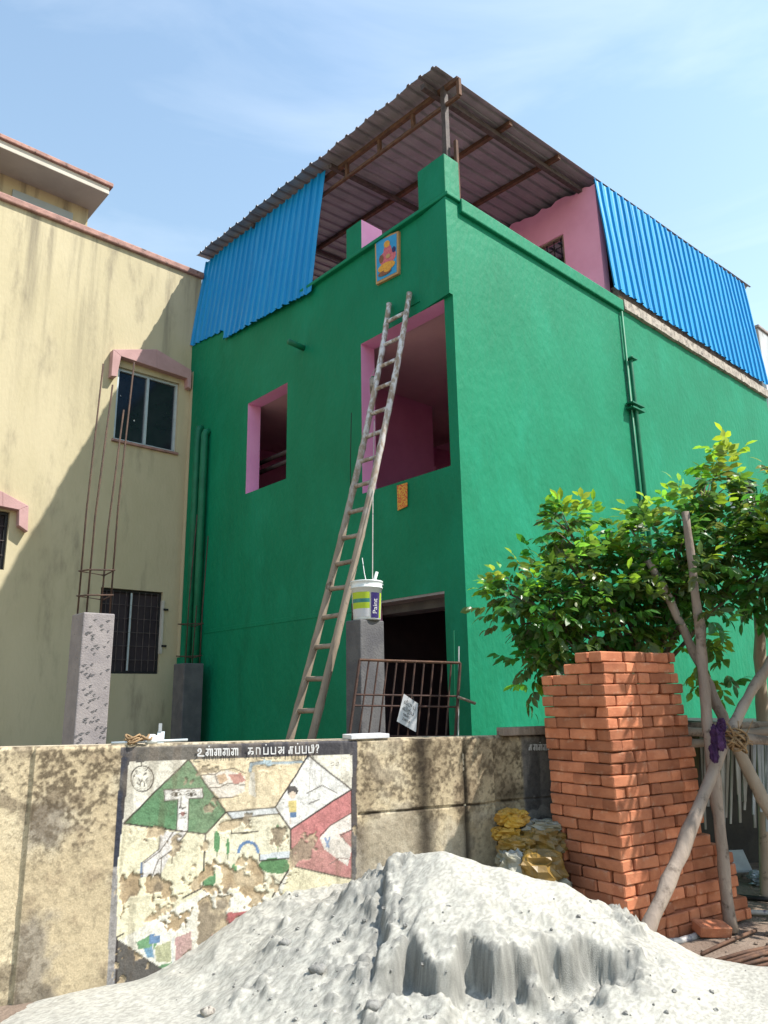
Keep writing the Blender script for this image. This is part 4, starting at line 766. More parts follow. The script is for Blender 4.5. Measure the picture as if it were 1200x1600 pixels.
# left flank lumps
lf = ss(XX, -1.5, -.6)*(1-ss(XX, .0, .3)); hz += lf*np.maximum(0, fbm(XX*9, YY*9, 81, 4)-.64)*.32-lf*np.exp(-((fbm(XX*4, YY*4, 82, 4)-.5)/.02)**2)*.012
def shf(a, f, n_=2):
    for ax in (0, 1):
        st = [np.roll(a, q, ax) for q in range(-n_, n_+1)]; a = f.reduce(st)
    return a
op_ = shf(shf(hz, np.minimum, 2), np.maximum, 2); hz = np.where(hz-op_ > .035, op_+.01, hz); hz = .6*hz+.4*sum(np.roll(np.roll(hz, a_, 0), b_, 1) for a_ in (-1, 0, 1) for b_ in (-1, 0, 1))/9
gmag = np.hypot(*np.gradient(hz, .0135)); stp = ss(gmag, .9, 1.8)
crumb = np.maximum(0, fbm(XX*30, YY*30, 95, 2, .6)-.56); near = np.exp(-(dd/.16)**2)
hz += (n3-.5)*(.008+.02*stp)+(n4-.5)*(.005+.010*stp)+crumb*(.006+.16*near*(~ins)*ss(n1, .4, .55)+.03*lf+.06*stp)
rill = fbm(XX*16+3*n2, YY*3.5, 97, 3)-.5; hz += rill*.007*(~ins)*ss(hz, .1, .3)*(YY < 4.9)
for _ in range(26):
    fx, fy = rng.uniform(-1.6, 2.4), rng.uniform(3.9, 4.8); q_ = rng.uniform(.05, .12); e_ = ((XX-fx)/q_)**2+((YY-fy)/(q_*.7))**2; hz += -.022*np.exp(-e_)+.010*np.exp(-(e_-1.6)**2)
shade_mix = np.clip(stp*.75+.55*near*np.clip(carve*2, 0, 1)*ss(n2, .35, .6)+.5*ss(crumb, .02, .08)*(lf+near), 0, 1)*ss(hz, .1, .2)  # shade painted into the sand colour on steep scarp faces and crumbs
shade_mix = np.clip(shade_mix+.14*ss(n1, .48, .68)+.12*lf*ss(n2, .42, .62), 0, 1)  # plus broad random mottling
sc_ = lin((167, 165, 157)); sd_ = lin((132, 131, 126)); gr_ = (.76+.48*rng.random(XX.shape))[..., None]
scol = (sc_*(1-shade_mix[..., None])+sd_*shade_mix[..., None])*gr_*(.9+.2*n2)[..., None]
dw = (XX-W0[0])*wn[0]+(YY-W0[1])*wn[1]
keepv = (hz > GZ-.08) & (dw > -.03)
skirt = GZ-.05+.085*ss(XX, -2.5, -1.5)*(1-ss(XX, 2.7, 3.15))*ss(YY, 2.7, 3.5)*(1-ss(YY, 4.75, 5.1))+.02*(n2-.5)+.05*(n1-.45); hz = np.logaddexp(hz*26, skirt*26)/26
nyy, nxx = XX.shape; i0 = (np.arange(nyy-1)[:, None]*nxx+np.arange(nxx-1)[None]).ravel()
okc = (dw > -.03)&(hz > GZ-.02); ok = okc.ravel()[i0] & okc.ravel()[i0+1] & okc.ravel()[i0+nxx] & okc.ravel()[i0+nxx+1]; i0 = i0[ok]
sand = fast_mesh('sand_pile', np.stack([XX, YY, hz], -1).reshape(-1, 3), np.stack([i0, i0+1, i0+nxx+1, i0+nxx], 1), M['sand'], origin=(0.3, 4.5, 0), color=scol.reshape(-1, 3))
tag(sand, 'heaped pile of pale grey building sand with broken crusts', 'sand pile')
def sand_z(x, y): i = int(round((y-gys[0])/.0135)); j = int(round((x-gxs[0])/.0135)); return hz[min(max(i, 0), nyy-1), min(max(j, 0), nxx-1)]
def blob(c, r, sq=(1, 1, 1), nse=.35, n=(7, 10), seed=0):
    r_ = random.Random(seed); vs = []; a_, b_ = n
    ph = [r_.uniform(0, 6.28) for _ in range(6)]
    for i in range(a_+1):
        th_ = math.pi*i/a_
        for j in range(b_):
            p_ = 2*math.pi*j/b_; k = 1+nse*(.5*math.sin(3*p_+ph[0]+2*th_)+.3*math.sin(5*p_+ph[1])*math.sin(2*th_+ph[2])+.3*(r_.random()-.5)*math.sin(th_))
            vs.append(np.asarray(c)+np.array([math.sin(th_)*math.cos(p_)*sq[0], math.sin(th_)*math.sin(p_)*sq[1], math.cos(th_)*sq[2]])*r*k)
    return vs, [(i*b_+j, (i+1)*b_+j, (i+1)*b_+(j+1) % b_, i*b_+(j+1) % b_) for i in range(a_) for j in range(b_)]
mb = MB()
for k in range(130):
    px = random.uniform(260, 1180); py = random.uniform(1400, 1590); p = on_base(px, py); z_ = sand_z(p[0], p[1])
    if z_ < .06: continue
    mb.add(*blob((p[0], p[1], z_+.002), random.choice([.004, .004, .005, .006, .008, .012]), (1.2, 1, .8), .5, (4, 6), k))
tag(mb.build('sand_clods', M['clod'], origin=(0, 4.4, .3)), 'loose moist clods scattered over the sand pile', 'clods', kind='stuff')
for k, (px, py, rr_, lb) in enumerate(((497, 1503, .036, 'dark half buried lump on the left flank of the sand'), (445, 1470, .026, 'rough grey lump of caked sand nearest the mural'), (325, 1592, .03, 'small pale stone at the foot of the sand pile'), (582, 1565, .03, 'small sand lump under the broken crust'))):
    p = on_base(px, py); z_ = sand_z(p[0], p[1]); tag(MB().add(*blob((p[0], p[1], z_+rr_*.25), rr_, (1.3, 1, .75), .35, (9, 14), 90+k)).build('sand_lump', M['clod'] if k != 2 else M['concedge'], smooth=True), lb, 'lump')

# ================================================================ BRICK STACK
phi = math.radians(31); the = math.radians(54)
bd = np.array([math.cos(phi), math.sin(phi), 0]); ad = np.array([-math.cos(the), math.sin(the), 0])
B0 = at_depth(985, 1462, 5.3); B0[2] = 0.06; Btop = at_depth(931, 1017, 5.3)
NC = 25; ch = (Btop[2]-B0[2])/NC; lean = (Btop-B0); 
BL, BW, BH = .232, .112, ch-.004
stack = empty('brick_stack', B0, 'tall loose stack of orange clay bricks at the right', 'brick stack')
def brick_mesh(seed):
    import bmesh
    r_ = random.Random(seed); bm = bmesh.new(); bmesh.ops.create_cube(bm, size=1.)
    for v in bm.verts: v.co = Vector((v.co.x*BL, v.co.y*BW, v.co.z*BH))+Vector([r_.uniform(-.0025, .0025) for _ in range(3)])
    bmesh.ops.bevel(bm, geom=list(bm.edges), offset=.0075, segments=1, affect='EDGES')
    for v in bm.verts: v.co += Vector([r_.uniform(-.0012, .0012) for _ in range(3)])
    if seed % 3 == 0:   # a knocked corner
        cx_ = Vector((BL/2*r_.choice((-1, 1)), BW/2*r_.choice((-1, 1)), BH/2*r_.choice((-1, 1))))
        for v in bm.verts:
            if (v.co-cx_).length < .03: v.co = v.co*.93
    me = bpy.data.meshes.new('brick'); bm.to_mesh(me); bm.free(); me.materials.append(M['brick']); return me
BM = [brick_mesh(s_) for s_ in range(9)]
def lay(pos, ang, parent=stack, jit_=1.):
    o = bpy.data.objects.new('brick', random.choice(BM)); COL.objects.link(o); o.parent = parent
    o.location = Vector(pos)-wloc(parent)+Vector((random.uniform(-.008, .008)*jit_, random.uniform(-.008, .008)*jit_, 0)); o.scale = (random.uniform(.965, 1.015), random.uniform(.96, 1.03), random.uniform(.96, 1.0)); o.rotation_euler = (random.choice((0, math.pi))+random.uniform(-.02, .02), random.uniform(-.012, .012), ang+random.uniform(-.04, .04)*jit_+random.choice((0, math.pi))); return o
angA = math.atan2(ad[1], ad[0]); angB = math.atan2(bd[1], bd[0])
P_, Q_ = .238, .117
rend = {0: .84, 1: .84, 2: .86}
for k in range(NC):
    z = B0[2]+ch*(k+.5); off = lean*(k/NC)*np.array([1, 0, 0])*.55+np.array([random.uniform(-.006, .006), random.uniform(-.006, .006), 0]); org = np.array([B0[0], B0[1], 0])+off
    put = lambda a, b, ang: lay(org+ad*a+bd*b+Zv*z, ang)
    ft = NC-1-k       # courses from the top
    amax = .30 if ft == 0 else .46 if ft == 1 else .60
    bmax = .78 if ft == 0 else .80 if ft < 3 else .84 if ft < 7 else .88 if ft < 17 else .93 if k > 6 else (1.02 if k > 5 else 1.17 if k > 1 else 1.24)
    if k % 2 == 0:
        la = [(.114, .055, angA), (.352, .055, angA), (.53, .114, angB)]; lb = [(.055, .232, angB), (.114, .41, angA)]; b_ = .475
    else:
        la = [(.055, .114, angB), (.232, .055, angA), (.47, .055, angA)]; lb = [(.114, .29, angA), (.055, .41, angA) if False else (.055, .465, angB)]; b_ = .59
    if ft == 0: la = [(.055, .114, angB), (.175, .114, angB)]; lb = [(.055, .352, angB)]; b_ = .475
    for a, b, g_ in la:
        if a < amax: put(a, b, g_)
    for a, b, g_ in lb: put(a, b, g_)
    b_ += .004; toggle = (k+1) % 2
    while bmax-b_ > .045:
        rem = bmax+random.uniform(-.012, .012)-b_
        if rem < .15: q_ = put(.114+.008*(k % 3), b_+rem/2, angA); q_.scale[1] = max(.45, (rem-.004)/BW); break
        if rem < .25: q_ = put(.057+.012*(k % 3), b_+rem/2, angB); q_.scale[0] = (rem-.004)/BL; break
        if toggle: put(.057+.012*(k % 3), b_+.117, angB); b_ += P_
        else: put(.114+.008*(k % 3), b_+.057, angA); b_ += Q_
        toggle = 1-toggle if k % 3 else random.choice((0, 1))
    if ft in (1, 2): put(.30, .25, angB); put(.30, .5, angB)
fc_ = lambda a, b, z: np.array([B0[0], B0[1], 0])+lean*np.array([1, 0, 0])*.55*((z-B0[2])/(NC*ch))+ad*a+bd*b+Zv*z
MB().box(fc_, (.055, .52), (.055, .79), (B0[2], B0[2]+ch*(NC-3))).build('inner_bricks', M['brick'], stack)
lb_ = at_depth(1110, 1432, 5.55); lb_[2] = GZ+.06; o = bpy.data.objects.new('loose_brick', BM[1]); COL.objects.link(o); o.location = Vector(lb_); o.rotation_euler = (.25, .1, .25); tag(o, 'loose orange brick lying at the foot of the stack by the pole', 'brick')

# ================================================================ POLES AND LASHINGS
def pole(pts, rad, label, mat='wood', name='wooden_pole', wobble=.01):
    pp = []; 
    for i in range(len(pts)-1):
        for t in np.linspace(0, 1, 7)[:-1]: pp.append(lerp(pts[i], pts[i+1], t)+np.array([random.uniform(-1, 1)*wobble, random.uniform(-1, 1)*wobble, 0]))
    pp.append(np.asarray(pts[-1])); n_ = len(pp); rr_ = [rad[0]+(rad[1]-rad[0])*i/(n_-1)+random.choice((0, 0, 0, .007))+random.uniform(-.003, .003) for i in range(n_)]
    return tag(MB().tube(pp, rr_, 10, wob=.14).build(name, M[mat], smooth=True), label, 'pole')
pole([at_depth(1142, 1455, 5.62), at_depth(1126, 1310, 5.63), at_depth(1105, 1130, 5.64), at_depth(1093, 980, 5.65), at_depth(1071, 800, 5.66)], (.044, .030), 'tall upright grey pole planted at the foot of the brick stack', wobble=.004)
pole([at_depth(998, 1485, 4.93), at_depth(1065, 1330, 5.25), at_depth(1128, 1168, 5.5), at_depth(1168, 1090, 5.65), at_depth(1225, 1000, 5.8)], (.045, .032), 'thick pale pole slanting from the sand up past the purple cloth', 'palewood', wobble=.004)
pole([at_depth(1142, 1150, 5.74), at_depth(1100, 1055, 5.8), at_depth(1052, 950, 5.85), at_depth(1013, 876, 5.9)], (.036, .03), 'thin grey pole leaning left into the tree from the lashing', wobble=.005)
pole([at_depth(1136, 1140, 5.76), at_depth(1175, 1215, 5.7), at_depth(1230, 1320, 5.6), at_depth(1290, 1440, 5.5)], (.04, .05), 'brown pole slanting down to the right out of the lashing', 'bamboo', wobble=.004)
pole([at_depth(1140, 1152, 5.72), at_depth(1230, 1160, 5.75), at_depth(1330, 1165, 5.8)], (.035, .035), 'pale level pole tied at the lashing and running off right', 'palewood', wobble=.003)
pole([at_depth(1052, 1141, 5.98), at_depth(1130, 1147, 6.0), at_depth(1215, 1142, 6.05)], (.035, .03), 'weathered level pole along the top of the stick fence', 'palewood', wobble=.003)
pole([at_depth(1196, 1440, 6.6), at_depth(1192, 1170, 6.6), at_depth(1186, 960, 6.6)], (.045, .04), 'dark upright post rising into the tree at the right edge', 'bamboo', wobble=.004)
pole([at_depth(1068, 1162, 6.02), at_depth(1110, 1160, 6.0), at_depth(1150, 1158, 5.9)], (.035, .03), 'short brown pole tied under the level fence pole', 'bamboo', wobble=.003)
kn = at_depth(1143, 1148, 5.5); mb = MB()
for k in range(15):
    ax = np.array([random.uniform(-1, 1), random.uniform(-.5, .5), random.uniform(-1, 1)]); ax /= np.linalg.norm(ax); u_ = np.cross(ax, [.3, 1, .2]); u_ /= np.linalg.norm(u_); w_ = np.cross(ax, u_); rr_ = random.uniform(.05, .085); c0 = kn+np.array([random.uniform(-.03, .05), random.uniform(-.02, .02), random.uniform(-.07, .06)])
    mb.tube([c0+(u_*math.cos(t)+w_*math.sin(t))*rr_ for t in np.linspace(0, 6.28, 13)], .008, 5)
for k in range(8): mb.tube([kn+np.array([random.uniform(-.03, .06), -.04, random.uniform(-.05, .08)]), kn+np.array([random.uniform(.02, .16), -.07, random.uniform(-.08, .12)])], .004, 4)
tag(mb.build('rope_lashing', M['rope'], smooth=True), 'brown coir rope lashing binding the crossed poles', 'rope')
def crumple(c, sx, sy, sz, seed, n=28, amp=.3, freq=2.2):
    amp *= 1.25; th_, ph_ = np.meshgrid(np.linspace(0.02, math.pi-.02, n), np.linspace(0, 2*math.pi, n*2, endpoint=False), indexing='ij'); q_r = np.random.default_rng(seed)
    d = np.stack([np.sin(th_)*np.cos(ph_), np.sin(th_)*np.sin(ph_), np.cos(th_)], -1)
    q = d*freq; nn = np.abs(fbm(q[..., 0]*1.+q[..., 2]*.7+11, q[..., 1]*1.+q[..., 2]*.9+7, seed, 4)-.5)*2
    n2_ = fbm(q[..., 0]*2.5+5, q[..., 2]*2.5+q[..., 1]+3, seed+9, 3)
    r_ = 1-amp*nn*1.5+amp*.6*(n2_-.5)+amp*.22*(q_r.random(nn.shape)-.5)*np.sin(th_)
    sgn = np.sign(d)*np.abs(d)**.75
    vs = (sgn*r_[..., None]*np.array([sx, sy, sz])+np.asarray(c)).reshape(-1, 3); m_ = n*2
    return vs, [(i*m_+j, (i+1)*m_+j, (i+1)*m_+(j+1) % m_, i*m_+(j+1) % m_) for i in range(n-1) for j in range(m_)]+[tuple(range(m_-1, -1, -1)) if False else (0, 1, 2)]
q = at_depth(1122, 1152, 5.36); mb = MB(); mb.add(*crumple(q, .055, .05, .10, 3, n=13, amp=.6)); mb.add(*crumple(q+np.array([.03, -.01, .08]), .035, .03, .05, 5, n=13, amp=.6)); mb.add(*crumple(q+np.array([-.04, 0, -.1]), .035, .03, .07, 8, n=13, amp=.6))
tag(mb.build('purple_cloth', M['purple']), 'crumpled dark purple cloth tied round the crossed poles', 'cloth')

# ================================================================ SACKS between wall and bricks
SK = [((800, 1278), 5.72, (.13, .10, .065), 'sackyel', 'bright yellow crumpled plastic sack on top of the heap'), ((790, 1303), 5.70, (.11, .1, .055), 'sackyel', 'torn golden sheet bunched under the bright yellow sack'), ((845, 1293), 5.78, (.18, .12, .06), 'sackgr', 'dull pinkish grey sheet wedged behind the sacks'), ((805, 1322), 5.62, (.15, .13, .075), 'sackbr', 'dark olive folded sack in the middle of the heap'), ((845, 1316), 5.72, (.20, .13, .10), 'sackbr', 'brown plastic sack tucked against the bricks'), ((800, 1350), 5.52, (.12, .12, .10), 'sackgr', 'grey shiny sack at the left of the heap'), ((842, 1356), 5.50, (.19, .14, .13), 'sackbr', 'large ochre printed sack at the front of the heap'), ((856, 1384), 5.5, (.16, .13, .12), 'sackgr', 'pale grey sack at the bottom beside the bricks')]
for k, ((px, py), d_, s_, m_, lb) in enumerate(SK):
    mb = MB().add(*crumple(at_depth(px, py, d_), *s_, 100+k, 15, .42, 2.9)); tag(mb.build('plastic_sack', M[m_], smooth=False), lb, 'sack', 'sacks heaped beside the bricks')
mb = MB(); c0 = at_depth(835, 1420, 5.6)
tag(MB().add(*crumple(c0, .3, .16, .3, 201, 24, .3)).build('sack_heap_base', M['sackgr'], smooth=True), 'dusty grey sack buried under the heap', 'sack', 'sacks heaped beside the bricks')

# ================================================================ STICK FENCE, SHED and clutter at right
fe = empty('stick_fence', at_depth(1120, 1300, 6.2)*[1, 1, 0], 'ragged fence of bleached and mossy upright sticks behind the poles', 'fence')
for k, px in enumerate(np.arange(1050, 1240, 5.2)):
    d_ = 6.2+.06*random.random(); light = px > 1096; y1 = random.uniform(1238, 1300) if light else random.uniform(1262, 1310)
    a = at_depth(px+random.uniform(-2, 2), 1146, d_); b = at_depth(px+random.uniform(-6, 6), y1, d_); b2 = b.copy()
    mb = MB().box(lambda x, y, z: lerp(a, b, z)+np.array([x*(1-.4*z), y, 0]), (-random.uniform(.008, .02), random.uniform(.008, .02)), (-.006, .006), (0, 1)); mb.build('stick', M['slatw'] if light and px < 1176 else M['sloty'] if px < 1176 else M['greybd'], fe)
sh = empty('dark_shed', at_depth(1150, 1300, 7.2)*[1, 1, 0], 'dark tarpaulin lean-to behind the stick fence', 'shed')
sA = at_depth(1030, 1122, 7.7); sB = at_depth(1420, 1126, 7.9)
MB().hexa([np.array([sA[0], sA[1], 0]), np.array([sB[0], sB[1], 0]), np.array([sB[0], sB[1]+.05, 0]), np.array([sA[0], sA[1]+.05, 0]), sA-Zv*.03, sB-Zv*.03, sB-Zv*.03+np.array([0, .05, 0]), sA-Zv*.03+np.array([0, .05, 0])]).build('tarpaulin_wall', M['tarp'], sh)
MB().box(lambda x, y, z: lerp(sA, sB, x)+np.array([0, y, z]), (-.01, 1), (-1.5, .3), (-.03, .0)).build('roof_board', M['tarp'], sh)
MB().tube([at_depth(1050, 1134, 6.05), at_depth(1250, 1133, 6.15)], .03, 8).build('edge_beam', M['wood'], sh, smooth=True)
def gpt(px, py, z=GZ): d = ray(px, py); return O+d*((z-EYE)/d[2])
q = gpt(1152, 1362, .12); tag(MB().box(lambda x, y, z: q+np.array([x, y*.7+.1*x, z+y*.7]), (-.14, .14), (0, .2), (-.01, .01)).build('grey_board', M['greybd'], bevel=.003), 'flat grey board propped on the dirt behind the pole', 'board')
q = gpt(1108, 1350, .12); tag(MB().add(*crumple(q, .2, .14, .05, 300, 24, .5, 3)).build('silver_sheet', M['silver']), 'crumpled silver sheet lying beyond the brick stack', 'sheet')
q = gpt(1196, 1372, .1); tag(MB().add(*crumple(q, .16, .12, .06, 305, 20, .5, 3)).build('silver_foil', M['silver']), 'crumpled silvery foil scrap near the right edge', 'foil')
q = gpt(1178, 1330, .1); cr_ = empty('black_crate', q, 'black slatted plastic crate in shade near the right edge', 'crate')
for j in range(5): MB().box(lambda x, y, z: q+np.array([x, y, z+.075*j]), (-.22, .22), (0, .012), (-.05, .0)).build('slat', M['dark'], cr_)
for x_ in (-.22, -.07, .08, .21): MB().box(lambda x, y, z: q+np.array([x+x_, y, z]), (0, .02), (.012, .03), (-.06, .32)).build('upright', M['dark'], cr_)
MB().box(lambda x, y, z: q+np.array([x, y, z]), (-.22, .22), (.25, .27), (-.06, .32)).build('back_panel', M['dark'], cr_)
tag(MB().tube([gpt(1030, 1478)+Zv*.02, gpt(1062, 1476)+Zv*.02, gpt(1085, 1469)+Zv*.02, gpt(1100, 1460)+Zv*.025, gpt(1114, 1448)+Zv*.05], .022, 9).build('grey_hose', M['hose'], smooth=True), 'short grey hose piece curving along the ground by the bricks', 'hose')
tag(MB().tube([gpt(1140, 1426)+Zv*.02, gpt(1170, 1430)+Zv*.02, gpt(1230, 1432)+Zv*.02, gpt(1300, 1428)+Zv*.02], .018, 8).build('pale_pipe', M['hose'], smooth=True), 'pale pipe lying on the dirt behind the upright pole', 'pipe')
tag(MB().tube([gpt(1138, 1404)+Zv*.02, gpt(1200, 1410)+Zv*.02, gpt(1290, 1416)+Zv*.02], .02, 8).build('black_hose', M['wire'], smooth=True), 'black hose lying across the shaded dirt at right', 'hose')
for k, ((a, b), lb) in enumerate(zip((((1097, 1497), (1182, 1460)), ((1116, 1508), (1215, 1484)), ((1138, 1514), (1225, 1490)), ((1150, 1518), (1230, 1500)), ((1166, 1522), (1240, 1508)), ((1185, 1524), (1250, 1514)), ((1128, 1512), (1222, 1487))), ('single rusty bar lying apart from the bundle', 'rusty bar at the back of the bundle', 'third rusty bar from the front of the bundle', 'second rusty bar from the front of the bundle', 'long rusty bar just behind the front of the bundle', 'rusty bar at the front of the bundle', 'rusty bar second from the back of the bundle'))):
    tag(MB().tube([gpt(*a)+Zv*.022, lerp(gpt(*a), gpt(*b), .5)+Zv*.03, gpt(*b)+Zv*.025], .011, 6).build('reinforcing_bar', M['rust'], smooth=True), lb or 'thin rusty reinforcing bar in the bundle on the dirt', 'bar', 'rusty bars on the dirt')
mb = MB()
for k in range(260):
    x_ = random.uniform(1.6, 4.2); y_ = random.uniform(4.6, 7.2); mb.add(*blob((x_, y_, GZ+.01), random.choice([.008, .012, .016, .025]), (1.2, 1, .6), .5, (4, 6), 400+k))
tag(mb.build('rubble', M['earth'], origin=(2.5, 5.6, GZ)), 'small stones and rubble strewn over the dirt', 'rubble', kind='stuff')

# ================================================================ TREE
def leaf_material():
    m = bpy.data.materials.new('glossy_leaf'); m.use_nodes = True; t = m.node_tree; b = t.nodes['Principled BSDF']; l = t.links.new
    at = N(t, 'ShaderNodeAttribute', attribute_name='paint'); l(at.outputs['Color'], b.inputs['Base Color']); b.inputs['Roughness'].default_value = .36; b.inputs['Specular IOR Level'].default_value = .5
    tr = N(t, 'ShaderNodeBsdfTranslucent'); hs = N(t, 'ShaderNodeHueSaturation'); hs.inputs['Value'].default_value = 2.6; hs.inputs['Hue'].default_value = .485; l(at.outputs['Color'], hs.inputs['Color']); l(hs.outputs[0], tr.inputs[0])
    mixn = N(t, 'ShaderNodeMixShader'); mixn.inputs[0].default_value = .38; l(b.outputs[0], mixn.inputs[1]); l(tr.outputs[0], mixn.inputs[2]); l(mixn.outputs[0], t.nodes['Material Output'].inputs[0]); return m
M['leaf'] = leaf_material(); M['bark'] = pmat('grey_bark', (.16, .125, .09), (.09, .07, .05), 8, rough=.95, bump=.7, bscale=40)
tb = gpt(1000, 1440); tb = np.array([2.15, 6.15, GZ])
tree = empty('leafy_tree', tb, 'leafy green tree with glossy leaves behind the brick stack', 'tree')
BLB = [((905, 905), 6.1, .40), ((850, 955), 6.05, .36), ((955, 960), 6.1, .40), ((880, 1000), 6.05, .30), ((888, 830), 6.1, .22), ((832, 1030), 6.0, .14), ((800, 930), 6.05, .15), ((1000, 850), 6.1, .24), ((985, 900), 6.1, .3), ((1075, 925), 6.2, .30), ((1125, 845), 6.2, .36), ((1112, 765), 6.2, .17), ((1185, 805), 6.2, .28), ((1190, 890), 6.2, .40), ((1260, 850), 6.1, .45), ((1080, 800), 6.2, .14), ((1330, 900), 6.0, .5), ((1330, 780), 6.0, .4), ((1420, 860), 5.9, .55), ((1060, 880), 6.1, .30), ((990, 980), 6.15, .22), ((1040, 920), 6.1, .28), ((1290, 860), 5.5, .36), ((1370, 810), 5.4, .38), ((1330, 950), 5.45, .30), ((1400, 900), 5.5, .36), ]
cents1 = [(at_depth(*p, d_), r_) for p, d_, r_ in BLB if p[0] < 1195]
cents2 = [(at_depth(*p, d_), r_) for p, d_, r_ in BLB if p[0] >= 1195]+[(np.array(c_), r_) for c_, r_ in (((3.25, 5.42, 3.1), .36), ((3.45, 5.45, 2.6), .34), ((3.45, 5.42, 3.35), .3), ((3.75, 5.4, 3.2), .36), ((3.2, 5.5, 2.3), .24))]  # right-hand crown plus unseen clusters added to shade the bricks
tb2 = np.array([4.1, 5.9, GZ]); tree2 = empty('leafy_tree', tb2, 'second leafy tree reaching in over the right edge, unseen foliage added to shade the bricks', 'tree')
def skeleton(tr_, base, fork, cs_):
    tm = MB(); tm.tube([base, lerp(base, fork, .5)+np.array([.03, 0, 0]), fork], [.085, .07, .05], 10); br_ = MB()
    for c_, r_ in cs_:
        m_ = lerp(fork, c_, .55)+np.array([R_.normal()*.06, R_.normal()*.06, .05]); br_.tube([fork, m_, c_, c_+np.array([R_.normal()*.08, 0, r_*.6])], [.020, .013, .009, .004], 6)
        for _ in range(5):
            e_ = R_.normal(size=3); e_ /= np.linalg.norm(e_); br_.tube([lerp(m_, c_, R_.uniform(.4, 1)), c_+e_*r_*.55, c_+e_*r_*1.0-np.array([0, 0, .03])], [.007, .005, .002], 4)
    tm.build('trunk', M['bark'], tr_, smooth=True); br_.build('limbs', M['bark'], tr_, smooth=True)
R_ = np.random.default_rng(5)
skeleton(tree, tb, np.array([2.12, 6.15, 1.75]), cents1); skeleton(tree2, tb2, np.array([4.05, 5.85, 1.9]), cents2)
def leaflet(base, d, up, Ln, Wd):
    d = d/np.linalg.norm(d); s_ = np.cross(d, up); s_ /= np.linalg.norm(s_)+1e-9; nrm = np.cross(s_, d); dr = -nrm*.18*Ln
    return [base, base+d*Ln*.3+s_*Wd*.42+nrm*.12*Wd, base+d*Ln*.3-s_*Wd*.42+nrm*.12*Wd, base+d*Ln*.65+s_*Wd*.46+nrm*.1*Wd+dr*.4, base+d*Ln*.65-s_*Wd*.46+nrm*.1*Wd+dr*.4, base+d*Ln+dr, base+d*Ln*.3, base+d*Ln*.65+dr*.3]
LF = [(0, 1, 6), (0, 6, 2), (1, 3, 7, 6), (6, 7, 4, 2), (3, 5, 7), (7, 5, 4)]
LFT = np.array([(0, 1, 6), (0, 6, 2), (1, 3, 7), (1, 7, 6), (6, 7, 4), (6, 4, 2), (3, 5, 7), (7, 5, 4)])
LV = []; LC = []; nl = 0
def sprig(p, outd, age):
    global nl
    outd = outd/np.linalg.norm(outd); axis = outd*.8+np.array([R_.normal()*.35, R_.normal()*.35, -.15+.5*age+R_.normal()*.25]); axis /= np.linalg.norm(axis); ln = R_.uniform(.09, .15)
    side = np.cross(axis, Zv); side /= np.linalg.norm(side)+1e-9; kk = R_.integers(5, 8); upv = np.cross(side, axis)
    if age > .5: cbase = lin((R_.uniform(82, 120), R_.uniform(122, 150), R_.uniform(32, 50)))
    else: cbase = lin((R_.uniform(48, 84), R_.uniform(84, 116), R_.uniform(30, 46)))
    for j in range(kk):
        t = (j//2+.6)/((kk+1)//2); sd = 1 if j % 2 else -1
        if j == kk-1: d_ = axis+np.array([0, 0, -.25]); bse = p+axis*ln
        else: d_ = side*sd*R_.uniform(.7, 1.)+axis*R_.uniform(.4, .8)+np.array([0, 0, -R_.uniform(.1, .6)]); bse = p+axis*ln*t
        LV.append(leaflet(bse, d_, upv+R_.normal(size=3)*.35, R_.uniform(.075, .125), R_.uniform(.04, .058))); LC.append(np.repeat((cbase*R_.uniform(.8, 1.2))[None], 8, 0)); nl += 1
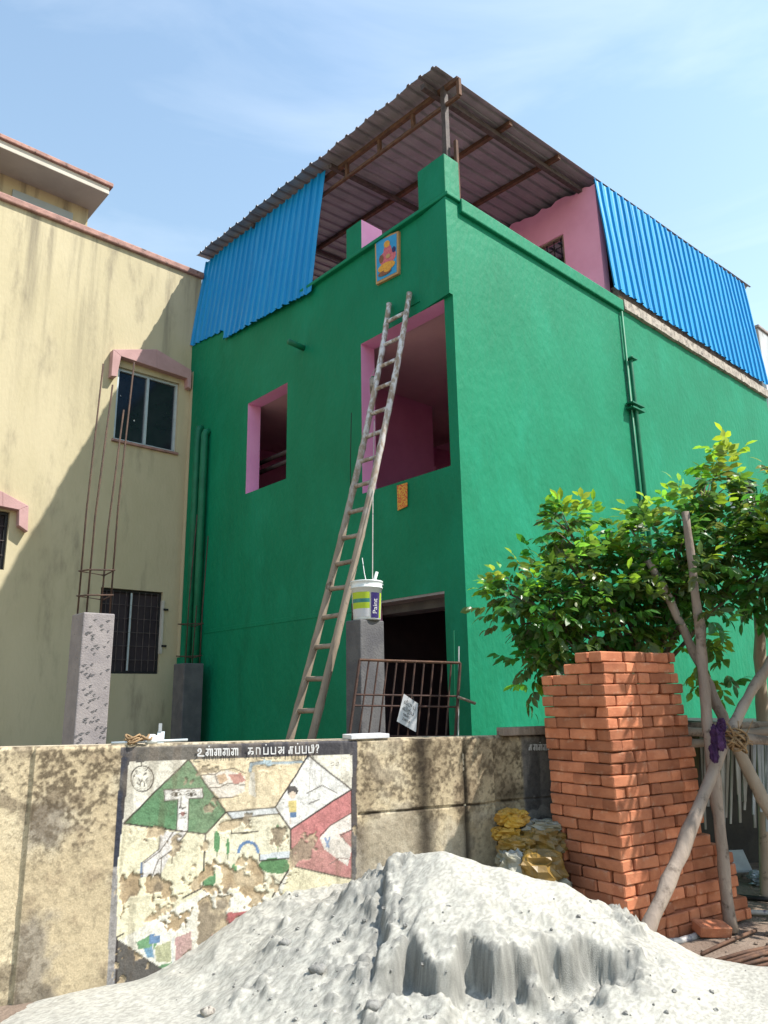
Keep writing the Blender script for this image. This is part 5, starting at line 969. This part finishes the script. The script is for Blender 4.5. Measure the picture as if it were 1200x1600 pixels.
def clothe(cs_, dens):
    alls = np.array([c for c, r in cs_]); allr = np.array([r for c, r in cs_])
    for c_, r_ in cs_:
        for _ in range(int(dens*r_**2.0)+10):
            u_ = R_.normal(size=3); u_ /= np.linalg.norm(u_); rad_ = r_*(R_.random()**.4)*(1+.2*R_.normal()); p = c_+u_*rad_*np.array([1, .9, .85])
            dep = ((np.linalg.norm((p-alls)/np.array([1, .9, .85]), axis=1))/allr).min()
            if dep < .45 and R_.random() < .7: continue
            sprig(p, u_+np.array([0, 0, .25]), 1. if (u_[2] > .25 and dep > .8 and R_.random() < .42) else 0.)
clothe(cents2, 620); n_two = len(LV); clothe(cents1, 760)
# loose hanging and upright sprays
for (px, py), d_, n_, up_ in (((770, 915), 5.95, 5, .3), ((770, 940), 5.95, 4, 0), ((830, 1065), 5.9, 6, -.6), ((870, 800), 6., 6, .8), ((915, 800), 6., 4, .6), ((1130, 715), 5.75, 7, .9), ((1100, 745), 5.75, 5, .5), ((1052, 785), 5.8, 6, .6), ((1020, 800), 5.95, 5, .4), ((1085, 1045), 5.9, 5, -.4), ((1120, 1010), 5.8, 6, -.5), ((1040, 1015), 5.9, 4, -.2), ((1130, 1060), 5.85, 4, -.6), ((960, 860), 5.95, 6, .6), ((995, 810), 6., 4, .5), ((1120, 960), 5.6, 6, -.3), ((1100, 890), 5.4, 6, .2)):
    c_ = at_depth(px, py, d_)
    for _ in range(n_): u_ = R_.normal(size=3)*.6+np.array([0, 0, up_]); sprig(c_+R_.normal(size=3)*.05, u_, 1. if up_ > .2 or R_.random() < .4 else 0.)
LVa = np.array(LV); LCa = np.array(LC)
def hang(tr_, sel):
    cam_d = np.linalg.norm(LVa[sel, 0]-O, axis=1); ppx, ppy = to_photo(LVa[sel, 5]); infr = (ppx > 0) & (ppx < 1200)
    order = sel[np.argsort(np.where(infr, cam_d, 1e3))]; own = order[:min(280, int(infr.sum()))]; rest = order[len(own):]
    fo = fast_mesh('foliage', LVa[rest].reshape(-1, 3), (np.arange(len(rest))[:, None, None]*8+LFT[None]).reshape(-1, 3), M['leaf'], tr_, color=LCa[rest].reshape(-1, 3), smooth=False); tag(fo, kind='stuff')
    for i in own: fast_mesh('leaf', LVa[i], LFT, M['leaf'], tr_, color=LCa[i], smooth=False)
ids = np.arange(len(LVa)); hang(tree2, ids[:n_two]); hang(tree, ids[n_two:])
